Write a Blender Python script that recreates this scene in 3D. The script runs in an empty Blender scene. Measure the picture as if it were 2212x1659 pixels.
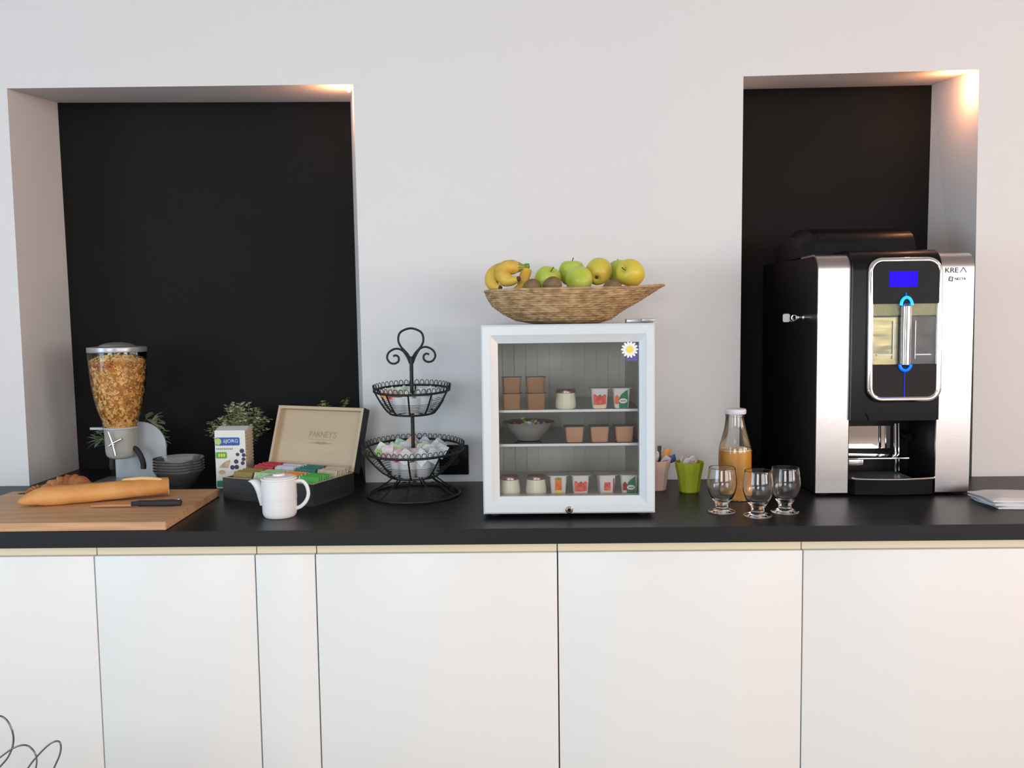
import bpy, bmesh, math, random
from mathutils import Vector, Matrix
random.seed(7)
R = math.radians
PI = math.pi
SC = bpy.context.scene
C = SC.collection

# ------------------------------------------------------------------ camera
CAM_P = Vector((0.0, -2.62843812, 1.40287668))
_f, _p, _y, _r = 1819.8341, .07430744, -.01789299, -.01323777
FW = Vector((math.sin(_y)*math.cos(_p), math.cos(_y)*math.cos(_p), -math.sin(_p)))
_rt = Vector((math.cos(_y), -math.sin(_y), 0)); _up = _rt.cross(FW)
RT = _rt*math.cos(_r) + _up*math.sin(_r); UP = -_rt*math.sin(_r) + _up*math.cos(_r)
cd = bpy.data.cameras.new('camera'); cam = bpy.data.objects.new('camera', cd); C.objects.link(cam)
cd.sensor_fit = 'HORIZONTAL'; cd.sensor_width = 36; cd.lens = _f/2212*36; cd.clip_start = .05
cam.matrix_world = Matrix(((RT.x, UP.x, -FW.x, CAM_P.x), (RT.y, UP.y, -FW.y, CAM_P.y), (RT.z, UP.z, -FW.z, CAM_P.z), (0, 0, 0, 1)))
SC.camera = cam

def ray(px, py): return FW + RT*((px-1106)/_f) - UP*((py-829.5)/_f)
def at(px, py, Y):
    d = ray(px, py); return CAM_P + d*((Y-CAM_P.y)/d.y)

# ------------------------------------------------------------------ light and exposure
SC.view_settings.view_transform = 'Standard'; SC.view_settings.look = 'None'
SC.view_settings.gamma = 1; SC.view_settings.use_curve_mapping = False
SC.view_settings.exposure = 0.30
SC.cycles.transparent_max_bounces = 40; SC.cycles.transmission_bounces = 20
w = bpy.data.worlds.new('world'); SC.world = w; w.use_nodes = True
bg = w.node_tree.nodes['Background']; bg.inputs[0].default_value = (.75, .86, 1, 1); bg.inputs[1].default_value = 1.5

def area(name, loc, target, sx, sy, power, col, spread=180):
    l = bpy.data.lights.new(name, 'AREA'); l.shape = 'RECTANGLE'; l.size = sx; l.size_y = sy
    l.energy = power; l.color = col; l.spread = R(spread)
    o = bpy.data.objects.new(name, l); C.objects.link(o); o.location = loc
    o.rotation_euler = (Vector(target)-Vector(loc)).to_track_quat('-Z', 'Y').to_euler(); return o
def point(name, loc, power, col, rad):
    l = bpy.data.lights.new(name, 'POINT'); l.energy = power; l.color = col; l.shadow_soft_size = rad
    o = bpy.data.objects.new(name, l); C.objects.link(o); o.location = loc; return o
RX0, RX1, RY0, RZ1 = -3.6, 6.6, -7.4, 2.75
area('daylight_rear', (4.1, RY0+.06, 1.70), (4.1, 0, 1.70), 4.2, 1.7, 98, (1, .95, .90))
area('added_key_right', (RX1-.06, -5.0, 1.65), (0, -5.0, 1.65), 2.6, 1.7, 100, (1, .86, .79))  # added key light from the right, placed clear of the steel panel reflections
area('added_fill_rear', (-1.55, RY0+.06, 1.62), (-1.55, 0, 1.62), 2.2, 1.5, 66, (.97, .98, 1))  # added fill light, brightens the left part of the wall
area('daylight_side', (RX0+.06, -3.4, 1.5), (0, -3.4, 1.5), 2.4, 1.5, 58, (.56, .80, 1))
area('wall_lamp_glow', (RX1-.15, -2.6, 1.6), (0, -2.6, 1.6), .6, .6, 40, (1, .52, .36))
area('ceiling_lamp_glow', (3.1, -1.0, RZ1-.05), (2.9, -.9, 0), .4, .4, 9, (1, .36, .16))
area('added_ceiling_fill', (-.2, -3.6, RZ1-.05), (-.2, -3.6, 0), 1.8, 1.2, 14, (1, .97, .93))  # added overhead fill for general brightness, no fitting behind it

# ------------------------------------------------------------------ materials
def mat(name, col, rough=.5, metal=0, spec=.5, emit=None, es=1, coat=0, trans=0, ior=1.45, bump=None, var=None, sss=0):
    """bump=(scale, strength[, stretch]); var=(colour2, scale[, stretch])"""
    m = bpy.data.materials.new(name); m.use_nodes = True
    nt = m.node_tree; b = nt.nodes['Principled BSDF']
    b.inputs['Base Color'].default_value = (*col, 1); b.inputs['Roughness'].default_value = rough
    b.inputs['Metallic'].default_value = metal; b.inputs['Specular IOR Level'].default_value = spec
    b.inputs['Coat Weight'].default_value = coat; b.inputs['Transmission Weight'].default_value = trans
    b.inputs['IOR'].default_value = ior
    if sss:
        b.inputs['Subsurface Weight'].default_value = sss; b.inputs['Subsurface Radius'].default_value = (.01, .006, .003)
    if emit: b.inputs['Emission Color'].default_value = (*emit, 1); b.inputs['Emission Strength'].default_value = es
    def noise(scale, stretch=(1, 1, 1), detail=3):
        tc = nt.nodes.new('ShaderNodeTexCoord'); mp = nt.nodes.new('ShaderNodeMapping'); n = nt.nodes.new('ShaderNodeTexNoise')
        mp.inputs['Scale'].default_value = stretch; n.inputs['Scale'].default_value = scale; n.inputs['Detail'].default_value = detail
        nt.links.new(tc.outputs['Object'], mp.inputs[0]); nt.links.new(mp.outputs[0], n.inputs[0]); return n
    if bump:
        n = noise(bump[0], bump[2] if len(bump) > 2 else (1, 1, 1)); bp = nt.nodes.new('ShaderNodeBump')
        bp.inputs['Strength'].default_value = bump[1]; bp.inputs['Distance'].default_value = .002
        nt.links.new(n.outputs[0], bp.inputs['Height']); nt.links.new(bp.outputs[0], b.inputs['Normal'])
    if var:
        n = noise(var[1], var[2] if len(var) > 2 else (1, 1, 1)); cr = nt.nodes.new('ShaderNodeValToRGB')
        cr.color_ramp.elements[0].position = .35; cr.color_ramp.elements[1].position = .65
        cr.color_ramp.elements[0].color = (*col, 1); cr.color_ramp.elements[1].color = (*var[0], 1)
        nt.links.new(n.outputs[0], cr.inputs[0]); nt.links.new(cr.outputs[0], b.inputs['Base Color'])
    return m
def thin_glass(name, tint=(.96, .97, .97), refl=1.0, rough=.02, painted_haze=0):
    m = bpy.data.materials.new(name); m.use_nodes = True; nt = m.node_tree; nt.nodes.clear()
    o = nt.nodes.new('ShaderNodeOutputMaterial'); mx = nt.nodes.new('ShaderNodeMixShader'); t = nt.nodes.new('ShaderNodeBsdfTransparent')
    g = nt.nodes.new('ShaderNodeBsdfGlossy'); fr = nt.nodes.new('ShaderNodeFresnel'); mu = nt.nodes.new('ShaderNodeMath')
    t.inputs[0].default_value = (*tint, 1); g.inputs['Roughness'].default_value = rough; fr.inputs[0].default_value = 1.5
    mu.operation = 'MULTIPLY'; mu.inputs[1].default_value = refl; mu.use_clamp = True
    nt.links.new(fr.outputs[0], mu.inputs[0]); nt.links.new(mu.outputs[0], mx.inputs[0]); nt.links.new(t.outputs[0], mx.inputs[1])
    nt.links.new(g.outputs[0], mx.inputs[2]); nt.links.new(mx.outputs[0], o.inputs[0])
    if painted_haze:
        m2 = nt.nodes.new('ShaderNodeMixShader'); df = nt.nodes.new('ShaderNodeBsdfDiffuse'); m2.inputs[0].default_value = painted_haze
        nt.links.new(t.outputs[0], m2.inputs[1]); nt.links.new(df.outputs[0], m2.inputs[2]); nt.links.new(m2.outputs[0], mx.inputs[1])
    return m
def wood(name, c1, c2, scale=6, stretch=(1, 14, 14), rough=.5):
    return mat(name, c1, rough, var=(c2, scale, stretch), bump=(scale*4, .05, stretch))

M = {}
M['wall'] = mat('white_wall_paint', (.72, .72, .72), .75, bump=(180, .03))
M['black_wall'] = mat('black_wall_paint', (.011, .0113, .011), .7, spec=.15, bump=(150, .05))
M['worktop'] = mat('black_laminate', (.012, .013, .014), .38, spec=.3, bump=(500, .12))
M['door'] = mat('white_lacquer', (.76, .76, .735), .35)
M['channel'] = mat('beige_handle_channel', (.80, .70, .50), .5)
M['carcass'] = mat('grey_carcass', (.35, .34, .32), .6)
M['floor'] = mat('floor_tile', (.33, .28, .25), .5, var=((.38, .33, .29), 3))
M['ceiling'] = mat('ceiling_paint', (.60, .60, .59), .8)
M['frame'] = mat('window_frame_white', (.7, .7, .7), .4)
M['white_plastic'] = mat('white_plastic', (.66, .71, .73), .25)
M['liner'] = mat('fridge_liner', (.80, .81, .76), .5)
M['pane'] = thin_glass('fridge_pane', (1, 1, 1), 1.1)
M['clear'] = thin_glass('clear_plastic', (.98, .98, .98), 1.2)
M['bottle_glass'] = thin_glass('bottle_glass', (.95, .96, .95), 1.6)
M['winpane'] = thin_glass('window_pane', (.98, .98, .98), 1)
M['glass'] = mat('glass', (1, 1, 1), .0, trans=1, ior=1.45)
M['black_plastic'] = mat('black_plastic', (.008, .008, .009), .4, spec=.2)
M['gloss_black'] = mat('gloss_black', (.008, .008, .009), .25, spec=.14)
M['dark_rubber'] = mat('dark_rubber', (.02, .02, .022), .7)
M['chrome'] = mat('chrome', (.85, .85, .85), .08, 1)
M['steel'] = mat('brushed_steel', (.50, .475, .475), .26, 1, bump=(60, .04, (1, 1, 30)))
M['silver'] = mat('silver_plastic', (.42, .43, .45), .3, .6)
M['wire'] = mat('dark_wire', (.020, .020, .019), .45, .3)
M['ceramic'] = mat('white_ceramic', (.80, .80, .80), .18)
M['paperwhite'] = mat('white_paper', (.66, .67, .68), .6)
M['beech'] = wood('beech_wood', (.50, .28, .15), (.64, .38, .20), 5, (1, 12, 12))
M['lidwood'] = wood('pale_plywood', (.50, .39, .26), (.56, .44, .30), 2, (1, 6, 6))
M['boxblack'] = mat('black_stained_wood', (.018, .019, .019), .5, var=((.030, .032, .032), 9, (1, 1, 8)))
M['crust'] = mat('bread_crust', (.60, .25, .06), .55, var=((.70, .35, .11), 14), bump=(60, .4))
M['crumb'] = mat('bread_crumb', (.80, .62, .36), .8, bump=(90, .6))
M['croissant'] = mat('croissant_pastry', (.33, .11, .035), .5, var=((.48, .21, .08), 30), bump=(90, .5))
M['cereal'] = mat('corn_flakes', (.92, .54, .15), .6, var=((.98, .70, .30), 60))
M['cereal_gap_shade'] = mat('corn_flakes_gap_shade', (.60, .30, .07), .8, var=((.42, .18, .03), 70))  # core colour carries the shade in the gaps between flakes
M['streak_red'] = mat('reddish_streak', (.60, .10, .04), .6)
M['frost'] = mat('frosted_plate', (.46, .50, .53), .35, spec=.6)
M['valve'] = mat('frosted_valve', (.46, .45, .40), .3, trans=.15)
M['leaf'] = mat('small_leaf', (.42, .50, .24), .55, var=((.62, .68, .44), 25))
M['leaf2'] = mat('broad_leaf', (.22, .29, .16), .5, var=((.50, .56, .42), 12))
M['leaf3'] = mat('yellow_green_leaf', (.30, .32, .07), .5, var=((.45, .43, .14), 20))
M['stem'] = mat('plant_stem', (.16, .17, .07), .7)
M['soil'] = mat('soil', (.03, .02, .015), .9)
M['pot'] = mat('black_pot', (.012, .012, .013), .5)
M['weave'] = mat('woven_straw', (.30, .18, .08), .75, var=((.58, .40, .21), 38, (1, 1, 3.5)), bump=(120, 1, (1, 1, 3)))
M['apple'] = mat('green_apple_skin', (.42, .55, .06), .3, var=((.58, .62, .12), 16), spec=.4)
M['apple_y'] = mat('yellow_apple_skin', (.62, .56, .06), .3, var=((.70, .52, .08), 14), spec=.4)
M['banana'] = mat('banana_peel', (.72, .50, .08), .5, var=((.58, .36, .05), 25))
M['banana_green'] = mat('banana_stem_green', (.16, .26, .04), .55)
M['brown'] = mat('dark_brown', (.10, .05, .02), .8)
M['kiwi'] = mat('kiwi_skin', (.19, .115, .05), .9, var=((.26, .17, .08), 60), bump=(300, .6))
M['juice'] = mat('orange_juice', (.74, .36, .03), .35)
M['foam'] = mat('juice_foam', (.80, .62, .36), .6)
M['cap'] = mat('white_cap', (.72, .72, .80), .35)
M['green_pot'] = mat('green_melamine', (.38, .47, .03), .35)
M['pink_pot'] = mat('pale_pink_melamine', (.80, .58, .50), .4)
M['pudding'] = mat('brown_pudding', (.36, .21, .12), .3)
M['pudding2'] = mat('light_pudding', (.55, .33, .22), .3)
M['cuptop'] = mat('printed_foil', (.52, .50, .44), .4, var=((.20, .20, .17), 60))
M['foil'] = mat('foil_lid', (.45, .38, .36), .3, .7, var=((.30, .12, .10), 120))
M['yogurt'] = mat('yogurt', (.84, .83, .66), .35)
M['cupwhite'] = mat('white_cup', (.75, .75, .74), .4)
M['print_red'] = mat('red_fruit_print', (.70, .07, .06), .5, var=((.80, .20, .14), 90))
M['print_orange'] = mat('orange_fruit_print', (.85, .30, .05), .5, var=((.80, .12, .04), 70))
M['print_green'] = mat('green_print', (.02, .22, .11), .5)
M['print_cream'] = mat('cream_print', (.85, .70, .48), .5)
M['print_dkred'] = mat('dark_red_print', (.30, .03, .03), .5)
M['purple'] = mat('violet_print', (.22, .18, .62), .5)
M['yellow'] = mat('yellow_print', (.86, .70, .10), .5)
M['white_print'] = mat('white_print', (.85, .85, .85), .5)
M['blue_print'] = mat('blue_print', (.02, .10, .42), .45)
M['lime_print'] = mat('lime_print', (.48, .62, .16), .5)
M['green_label'] = mat('green_label_print', (.10, .40, .06), .5)
M['grey_print'] = mat('grey_print', (.30, .31, .24), .6)
M['berry'] = mat('berry_print', (.05, .045, .11), .5)
M['oat'] = mat('oat_print', (.48, .33, .17), .6, var=((.62, .48, .30), 90))
M['cake'] = mat('rice_cake', (.72, .55, .36), .7, var=((.80, .68, .50), 120), bump=(200, .6))
M['film'] = mat('package_print', (.80, .78, .72), .35)
M['stamp'] = mat('stamped_ink', (.36, .28, .18), .7)
M['logo'] = mat('grey_logo', (.10, .095, .09), .7, spec=.1)
M['screen'] = mat('blue_screen', (.01, .0, .3), .3, emit=(.012, .0, .9), es=1.1, spec=.05)
M['screen_text'] = mat('screen_text', (.1, .05, .5), .3, emit=(.10, .04, .9), es=1)
M['led'] = mat('blue_light', (0, .05, .6), .3, emit=(.0, .10, 1), es=1.6)
M['led2'] = mat('cyan_light', (0, .2, .6), .3, emit=(.01, .28, 1), es=1.8)
M['beans'] = mat('hopper_beans', (.38, .36, .10), .35, var=((.22, .20, .05), 120), bump=(200, .5))
M['grey_metal'] = mat('grey_metal', (.16, .16, .155), .18, 1)
M['mirror'] = mat('mirror_steel', (.8, .8, .8), .05, 1)
M['bowlsteel'] = mat('dull_steel', (.36, .36, .35), .45, .25)
for n, c in dict(gold=(.30, .20, .03), red=(.55, .01, .03), mint=(.36, .62, .30), green=(.05, .42, .04), orange=(.82, .33, .03), lilac=(.62, .62, .75),
                 teal=(.0, .17, .14), beige=(.58, .48, .33), white=(.78, .79, .80), blue=(.06, .09, .35), black=(.02, .02, .02), lime=(.48, .75, .15), rose=(.65, .30, .34)).items():
    M['s_'+n] = mat(n+'_sachet_paper', c, .42, var=(tuple(min(1, v*.7+.06) for v in c), 140))

# ------------------------------------------------------------------ mesh helpers
def BM(): return bmesh.new()
def obj(name, bm, m, parent=None, smooth=40, loc=None, mods=None):
    bmesh.ops.recalc_face_normals(bm, faces=bm.faces)
    me = bpy.data.meshes.new(name); bm.to_mesh(me); bm.free()
    for mm in (m if isinstance(m, (list, tuple)) else [m]): me.materials.append(mm)
    if smooth:
        me.polygons.foreach_set('use_smooth', [True]*len(me.polygons)); me.set_sharp_from_angle(angle=R(smooth))
    o = bpy.data.objects.new(name, me); C.objects.link(o)
    if parent: o.parent = parent
    if loc is not None: o.location = loc
    return o
def tag(o, label, cat, group=None):
    o['label'] = label; o['category'] = cat
    if group: o['group'] = group
    return o
def thing(name, label, cat, loc=(0, 0, 0), rotz=0, group=None):
    o = bpy.data.objects.new(name, None); C.objects.link(o); o.empty_display_size = .05
    o.location = loc; o.rotation_euler = (0, 0, rotz); return tag(o, label, cat, group)
def struct(name, bm, m, parent=None, smooth=0):
    o = obj(name, bm, m, parent, smooth)
    if not parent: o['kind'] = 'structure'
    return o
def dup(root, loc=None, rot=None, label=None, group=None):
    r = root.copy(); C.objects.link(r)
    if loc is not None: r.location = loc
    if rot is not None: r.rotation_euler = rot
    if label: r['label'] = label
    if group: r['group'] = group
    for ch in list(root.children):
        c = ch.copy(); C.objects.link(c); c.parent = r
        for g in list(ch.children):
            d = g.copy(); C.objects.link(d); d.parent = c
    return r
def box(bm, x0, x1, y0, y1, z0, z1, bev=0, seg=2, mi=0):
    g = bmesh.ops.create_cube(bm, size=1)['verts']
    for v in g: v.co = Vector((x0+(v.co.x+.5)*(x1-x0), y0+(v.co.y+.5)*(y1-y0), z0+(v.co.z+.5)*(z1-z0)))
    fs = {f for v in g for f in v.link_faces}
    for f in fs: f.material_index = mi
    if bev:
        es = list({e for v in g for e in v.link_edges})
        bmesh.ops.bevel(bm, geom=es, offset=bev, segments=seg, affect='EDGES', profile=.5)
def catmull(pts, n=4, closed=False):
    P = [Vector(p) for p in pts]; out = []; N = len(P)
    rng = range(N if closed else N-1)
    for i in rng:
        if closed: a, b, c, d = P[(i-1) % N], P[i], P[(i+1) % N], P[(i+2) % N]
        else: a, b, c, d = P[max(i-1, 0)], P[i], P[i+1], P[min(i+2, N-1)]
        for k in range(n):
            t = k/n; out.append(.5*((2*b)+(c-a)*t+(2*a-5*b+4*c-d)*t*t+(3*b-a-3*c+d)*t**3))
    if not closed: out.append(P[-1])
    return out
def lathe(bm, prof, n=48, cx=0, cy=0, cz=0, fn=None, mi=0):
    """prof: list of (r,z). fn(r,z,ang)->r"""
    rings = []
    for (r, z) in prof:
        if r < 1e-6: rings.append([bm.verts.new((cx, cy, cz+z))])
        else:
            ring = []
            for i in range(n):
                a = 2*PI*i/n; rr = fn(r, z, a) if fn else r
                ring.append(bm.verts.new((cx+rr*math.cos(a), cy+rr*math.sin(a), cz+z)))
            rings.append(ring)
    for A, B in zip(rings, rings[1:]):
        if len(A) == 1 and len(B) == 1: continue
        for i in range(n):
            j = (i+1) % n
            if len(A) == 1: f = bm.faces.new((A[0], B[i], B[j]))
            elif len(B) == 1: f = bm.faces.new((A[i], B[0], A[j]))
            else: f = bm.faces.new((A[i], B[i], B[j], A[j]))
            f.material_index = mi
def slathe(bm, prof, n=48, k=4, **kw):
    lathe(bm, [(max(p.x, 0), p.y) for p in catmull([(a, b, 0) for a, b in prof], k)], n, **kw)
def tube(bm, pts, rad, n=8, closed=False, caps=True, flat=1.0):
    P = [Vector(p) for p in pts]; N = len(P)
    if N < 2: return
    rads = rad if isinstance(rad, (list, tuple)) else [rad]*N
    T = []
    for i in range(N):
        a = P[(i-1) % N] if closed else P[max(i-1, 0)]; b = P[(i+1) % N] if closed else P[min(i+1, N-1)]
        t = (b-a); T.append(t.normalized() if t.length > 1e-9 else Vector((0, 0, 1)))
    u = T[0].orthogonal().normalized(); rings = []
    for i in range(N):
        if i: u = (u-T[i]*u.dot(T[i]));  u = u.normalized() if u.length > 1e-6 else T[i].orthogonal().normalized()
        v = T[i].cross(u)
        rings.append([bm.verts.new(P[i]+(u*math.cos(2*PI*k/n)+v*math.sin(2*PI*k/n)*flat)*rads[i]) for k in range(n)])
    for i in range(N if closed else N-1):
        A, B = rings[i], rings[(i+1) % N]
        off = 0
        if closed and i == N-1:
            off = min(range(n), key=lambda s: (A[0].co-B[s].co).length)
        for k in range(n): bm.faces.new((A[k], A[(k+1) % n], B[(k+1+off) % n], B[(k+off) % n]))
    if caps and not closed:
        bm.faces.new(rings[0][::-1]); bm.faces.new(rings[-1])
def prism(bm, poly, a0, a1, axis='Y', mi=0):
    """poly in the plane normal to axis. axis Y: (x,z); X: (y,z); Z: (x,y)"""
    def V(p, t): return {'Y': (p[0], t, p[1]), 'X': (t, p[0], p[1]), 'Z': (p[0], p[1], t)}[axis]
    A = [bm.verts.new(V(p, a0)) for p in poly]; B = [bm.verts.new(V(p, a1)) for p in poly]
    fs = [bm.faces.new(A[::-1]), bm.faces.new(B)]
    for i in range(len(poly)):
        j = (i+1) % len(poly); fs.append(bm.faces.new((A[i], A[j], B[j], B[i])))
    for f in fs: f.material_index = mi
def rrect(x0, x1, z0, z1, r, n=6):
    out = []
    for cx, cz, a0 in ((x1-r, z1-r, 0), (x0+r, z1-r, 90), (x0+r, z0+r, 180), (x1-r, z0+r, 270)):
        for k in range(n+1):
            a = R(a0+90*k/n); out.append((cx+r*math.cos(a), cz+r*math.sin(a)))
    return out
def disc(cx, cz, r, n=24, rz=None): return [(cx+r*math.cos(2*PI*k/n), cz+(rz or r)*math.sin(2*PI*k/n)) for k in range(n)]
def text(name, s, height, m, parent, loc, width=None, rot=(PI/2, 0, 0), ext=.0003, bold=0):
    cu = bpy.data.curves.new(name, 'FONT'); cu.body = s; cu.size = 1; cu.extrude = 0; cu.offset = bold
    cu.align_x = 'CENTER'; cu.align_y = 'CENTER'
    t = bpy.data.objects.new(name+'_tmp', cu); C.objects.link(t)
    dg = bpy.context.evaluated_depsgraph_get(); me = bpy.data.meshes.new_from_object(t.evaluated_get(dg))
    bpy.data.objects.remove(t); xs = [v.co.x for v in me.vertices]; ys = [v.co.y for v in me.vertices]
    sy = height/(max(ys)-min(ys)); sx = (width/(max(xs)-min(xs))) if width else sy
    mx, my = (max(xs)+min(xs))/2, (max(ys)+min(ys))/2
    for v in me.vertices: v.co = Vector(((v.co.x-mx)*sx, (v.co.y-my)*sy, 0))
    bm = BM(); bm.from_mesh(me); bpy.data.meshes.remove(me)
    g = bmesh.ops.extrude_face_region(bm, geom=bm.faces[:])
    bmesh.ops.translate(bm, verts=[e for e in g['geom'] if isinstance(e, bmesh.types.BMVert)], vec=(0, 0, ext))
    bmesh.ops.transform(bm, matrix=Matrix.Translation(Vector(loc)) @ (rot if isinstance(rot, Matrix) else Matrix.LocRotScale(None, __import__('mathutils').Euler(rot), None)), verts=bm.verts)
    return obj(name, bm, m, parent, 0)
def arc(cx, cz, r, a0, a1, n=16, y=0):
    return [Vector((cx+r*math.cos(R(a0+(a1-a0)*k/n)), y, cz+r*math.sin(R(a0+(a1-a0)*k/n)))) for k in range(n+1)]
Z0 = .9                                              # top of the worktop

# ================================================================== ROOM
NB = .308
def xz(p): return (p.x, p.z)
LN = dict(tl=at(15, 191, 0), tr=at(763, 182, 0), bl=at(64, 1050, 0), br=at(790, 1042, 0), btl=at(124, 222, NB), btr=at(757, 220, NB), bbl=at(171, 1013, NB))
RN = dict(tl=at(1606, 165, 0), tr=at(2115, 150, 0), bl=at(1596, 1035, 0), br=at(2099, 1030, 0), btl=at(1600, 193, NB), btr=at(2013, 184, NB))
LN['bbr'] = Vector((LN['btr'].x+.004, NB, .9)); RN['bbl'] = Vector((.722, NB, .9)); RN['btl'].x = .722; RN['bbr'] = Vector((1.372, NB, .9))
for n in (LN, RN):
    for k in ('bl', 'br', 'bbl', 'bbr'):                # carry the jambs down to the underside of the worktop
        n[k] = Vector((n[k].x, n[k].y, .861))
bm = BM()
def V(p): return bm.verts.new(p)
def quad(a, b, c, d, mi=0):
    f = bm.faces.new([V(p) for p in (a, b, c, d)]); f.material_index = mi
W0, W1 = RX0, RX1
P = lambda x, z: Vector((x, 0, z))
ltl, ltr, lbl, lbr = (LN[k] for k in ('tl', 'tr', 'bl', 'br')); rtl, rtr, rbl, rbr = (RN[k] for k in ('tl', 'tr', 'bl', 'br'))
# front face of the wall, in strips round the two recesses
quad(P(W0, 0), P(W0, RZ1), P(ltl.x, RZ1), P(ltl.x, 0)) if False else None
def poly(pts, mi=0):
    f = bm.faces.new([V(p) for p in pts]); f.material_index = mi
poly([P(W0, .861), lbl, ltl, P(W0, ltl.z)]); poly([P(W0, ltl.z), ltl, P(ltl.x, RZ1), P(W0, RZ1)])
poly([ltl, ltr, P(ltr.x, RZ1), P(ltl.x, RZ1)]); poly([ltr, rtl, P(rtl.x, RZ1), P(ltr.x, RZ1)]); poly([lbr, rbl, rtl, ltr])
poly([rtl, rtr, P(rtr.x, RZ1), P(rtl.x, RZ1)]); poly([rbr, P(W1, .861), P(W1, rtr.z), rtr]); poly([rtr, P(W1, rtr.z), P(W1, RZ1), P(rtr.x, RZ1)])
poly([P(W0, 0), P(W1, 0), P(W1, .861), rbr, rbl, lbr, lbl, P(W0, .861)])
for n in (LN, RN):
    poly([n['bl'], n['tl'], n['btl'], n['bbl']]); poly([n['br'], n['tr'], n['btr'], n['bbr']])
    poly([n['tl'], n['tr'], n['btr'], n['btl']]); poly([n['bbl'], n['bbr'], n['btr'], n['btl']], 1)
    poly([n['bl'], n['br'], n['bbr'], n['bbl']])
bmesh.ops.remove_doubles(bm, verts=bm.verts, dist=1e-5)
struct('wall_back', bm, [M['wall'], M['black_wall']])
bm = BM(); box(bm, RX0, RX1, RY0, .0, -.08, 0); struct('floor', bm, M['floor'])
bm = BM(); box(bm, RX0, RX1, RY0, .0, RZ1, RZ1+.08); struct('ceiling', bm, M['ceiling'])
bm = BM()
for a in ((RY0, -6.35, 0, RZ1), (-3.65, 0, 0, RZ1), (-6.35, -3.65, 0, .77), (-6.35, -3.65, 2.53, RZ1)): box(bm, RX1, RX1+.1, *a)
struct('wall_right', bm, M['wall'])
bm = BM()
for a in ((RY0, -4.65, 0, RZ1), (-2.15, 0, 0, RZ1), (-4.65, -2.15, 0, .7), (-4.65, -2.15, 2.3, RZ1)): box(bm, RX0-.1, RX0, *a)
struct('wall_left', bm, M['wall'])
bm = BM()
for a in ((RX0, -2.7, 0, RZ1), (-.4, 1.95, 0, RZ1), (6.25, RX1, 0, RZ1), (1.95, 6.25, 0, .83), (1.95, 6.25, 2.58, RZ1), (-2.7, -.4, 0, .83), (-2.7, -.4, 2.42, RZ1)): box(bm, a[0], a[1], RY0-.1, RY0, a[2], a[3])
struct('wall_front', bm, mat('warm_wall_paint', (.30, .26, .24), .8))
def window(n, x0, x1, z0, z1, nm, side):
    bm = BM(); t = .05
    xs_ = RX0-.08 if side == 'left' else RX1+.02
    def b(u0, u1, v0, v1):
        if side == 'rear': box(bm, u0, u1, RY0-.08, RY0-.02, v0, v1)
        else: box(bm, xs_, xs_+.06, u0, u1, v0, v1)
    b(x0, x1, z0, z0+t); b(x0, x1, z1-t, z1)
    for k in range(nm+1):
        c = x0+(x1-x0-t)*k/nm; b(c, c+t, z0+t, z1-t)
    fr = struct('window_%d' % n, bm, M['frame'])
    bm = BM()
    if side == 'rear': box(bm, x0+t, x1-t, RY0-.055, RY0-.05, z0+t, z1-t)
    else: box(bm, xs_+.025, xs_+.03, x0+t, x1-t, z0+t, z1-t)
    obj('window_glass', bm, M['winpane'], fr, 0)
window(1, 1.95, 6.25, .83, 2.58, 4, 'rear'); window(3, -2.7, -.4, .83, 2.42, 2, 'rear'); window(4, -6.35, -3.65, .77, 2.53, 3, 'right'); window(2, -4.65, -2.15, .7, 2.3, 2, 'left')  # the right-hand and second rear windows are added to go with the added lights
# tiny warm lamps in the top outer corners of the two recesses
M['glow'] = mat('lamp_glow', (1, .7, .4), .5, emit=(1, .72, .38), es=3)
def mini_lamp(loc, label, power):
    t = thing('mini_lamp', label, 'light', loc, group=None)
    bm = BM(); tube(bm, [(0, 0, .010), (0, 0, 0)], .0025, 8); obj('holder', bm, M['frame'], t)
    bm = BM(); lathe(bm, [(0, 0), (.004, -.001), (.0055, -.005), (.004, -.009), (0, -.010)], 16); obj('bulb', bm, M['glow'], t)
    point('lamp_light', Vector(loc)+Vector((-.030, .015, -.034)), power, (1, .40, .17), .014)
mini_lamp((rtr.x-.020, .020, rtr.z-.008), 'tiny warm lamp in the top corner of the recess over the coffee machine', 1.0)
mini_lamp((ltr.x-.018, .020, ltr.z-.008), 'tiny warm lamp in the top corner of the wide recess over the tea box', .75)

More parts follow.
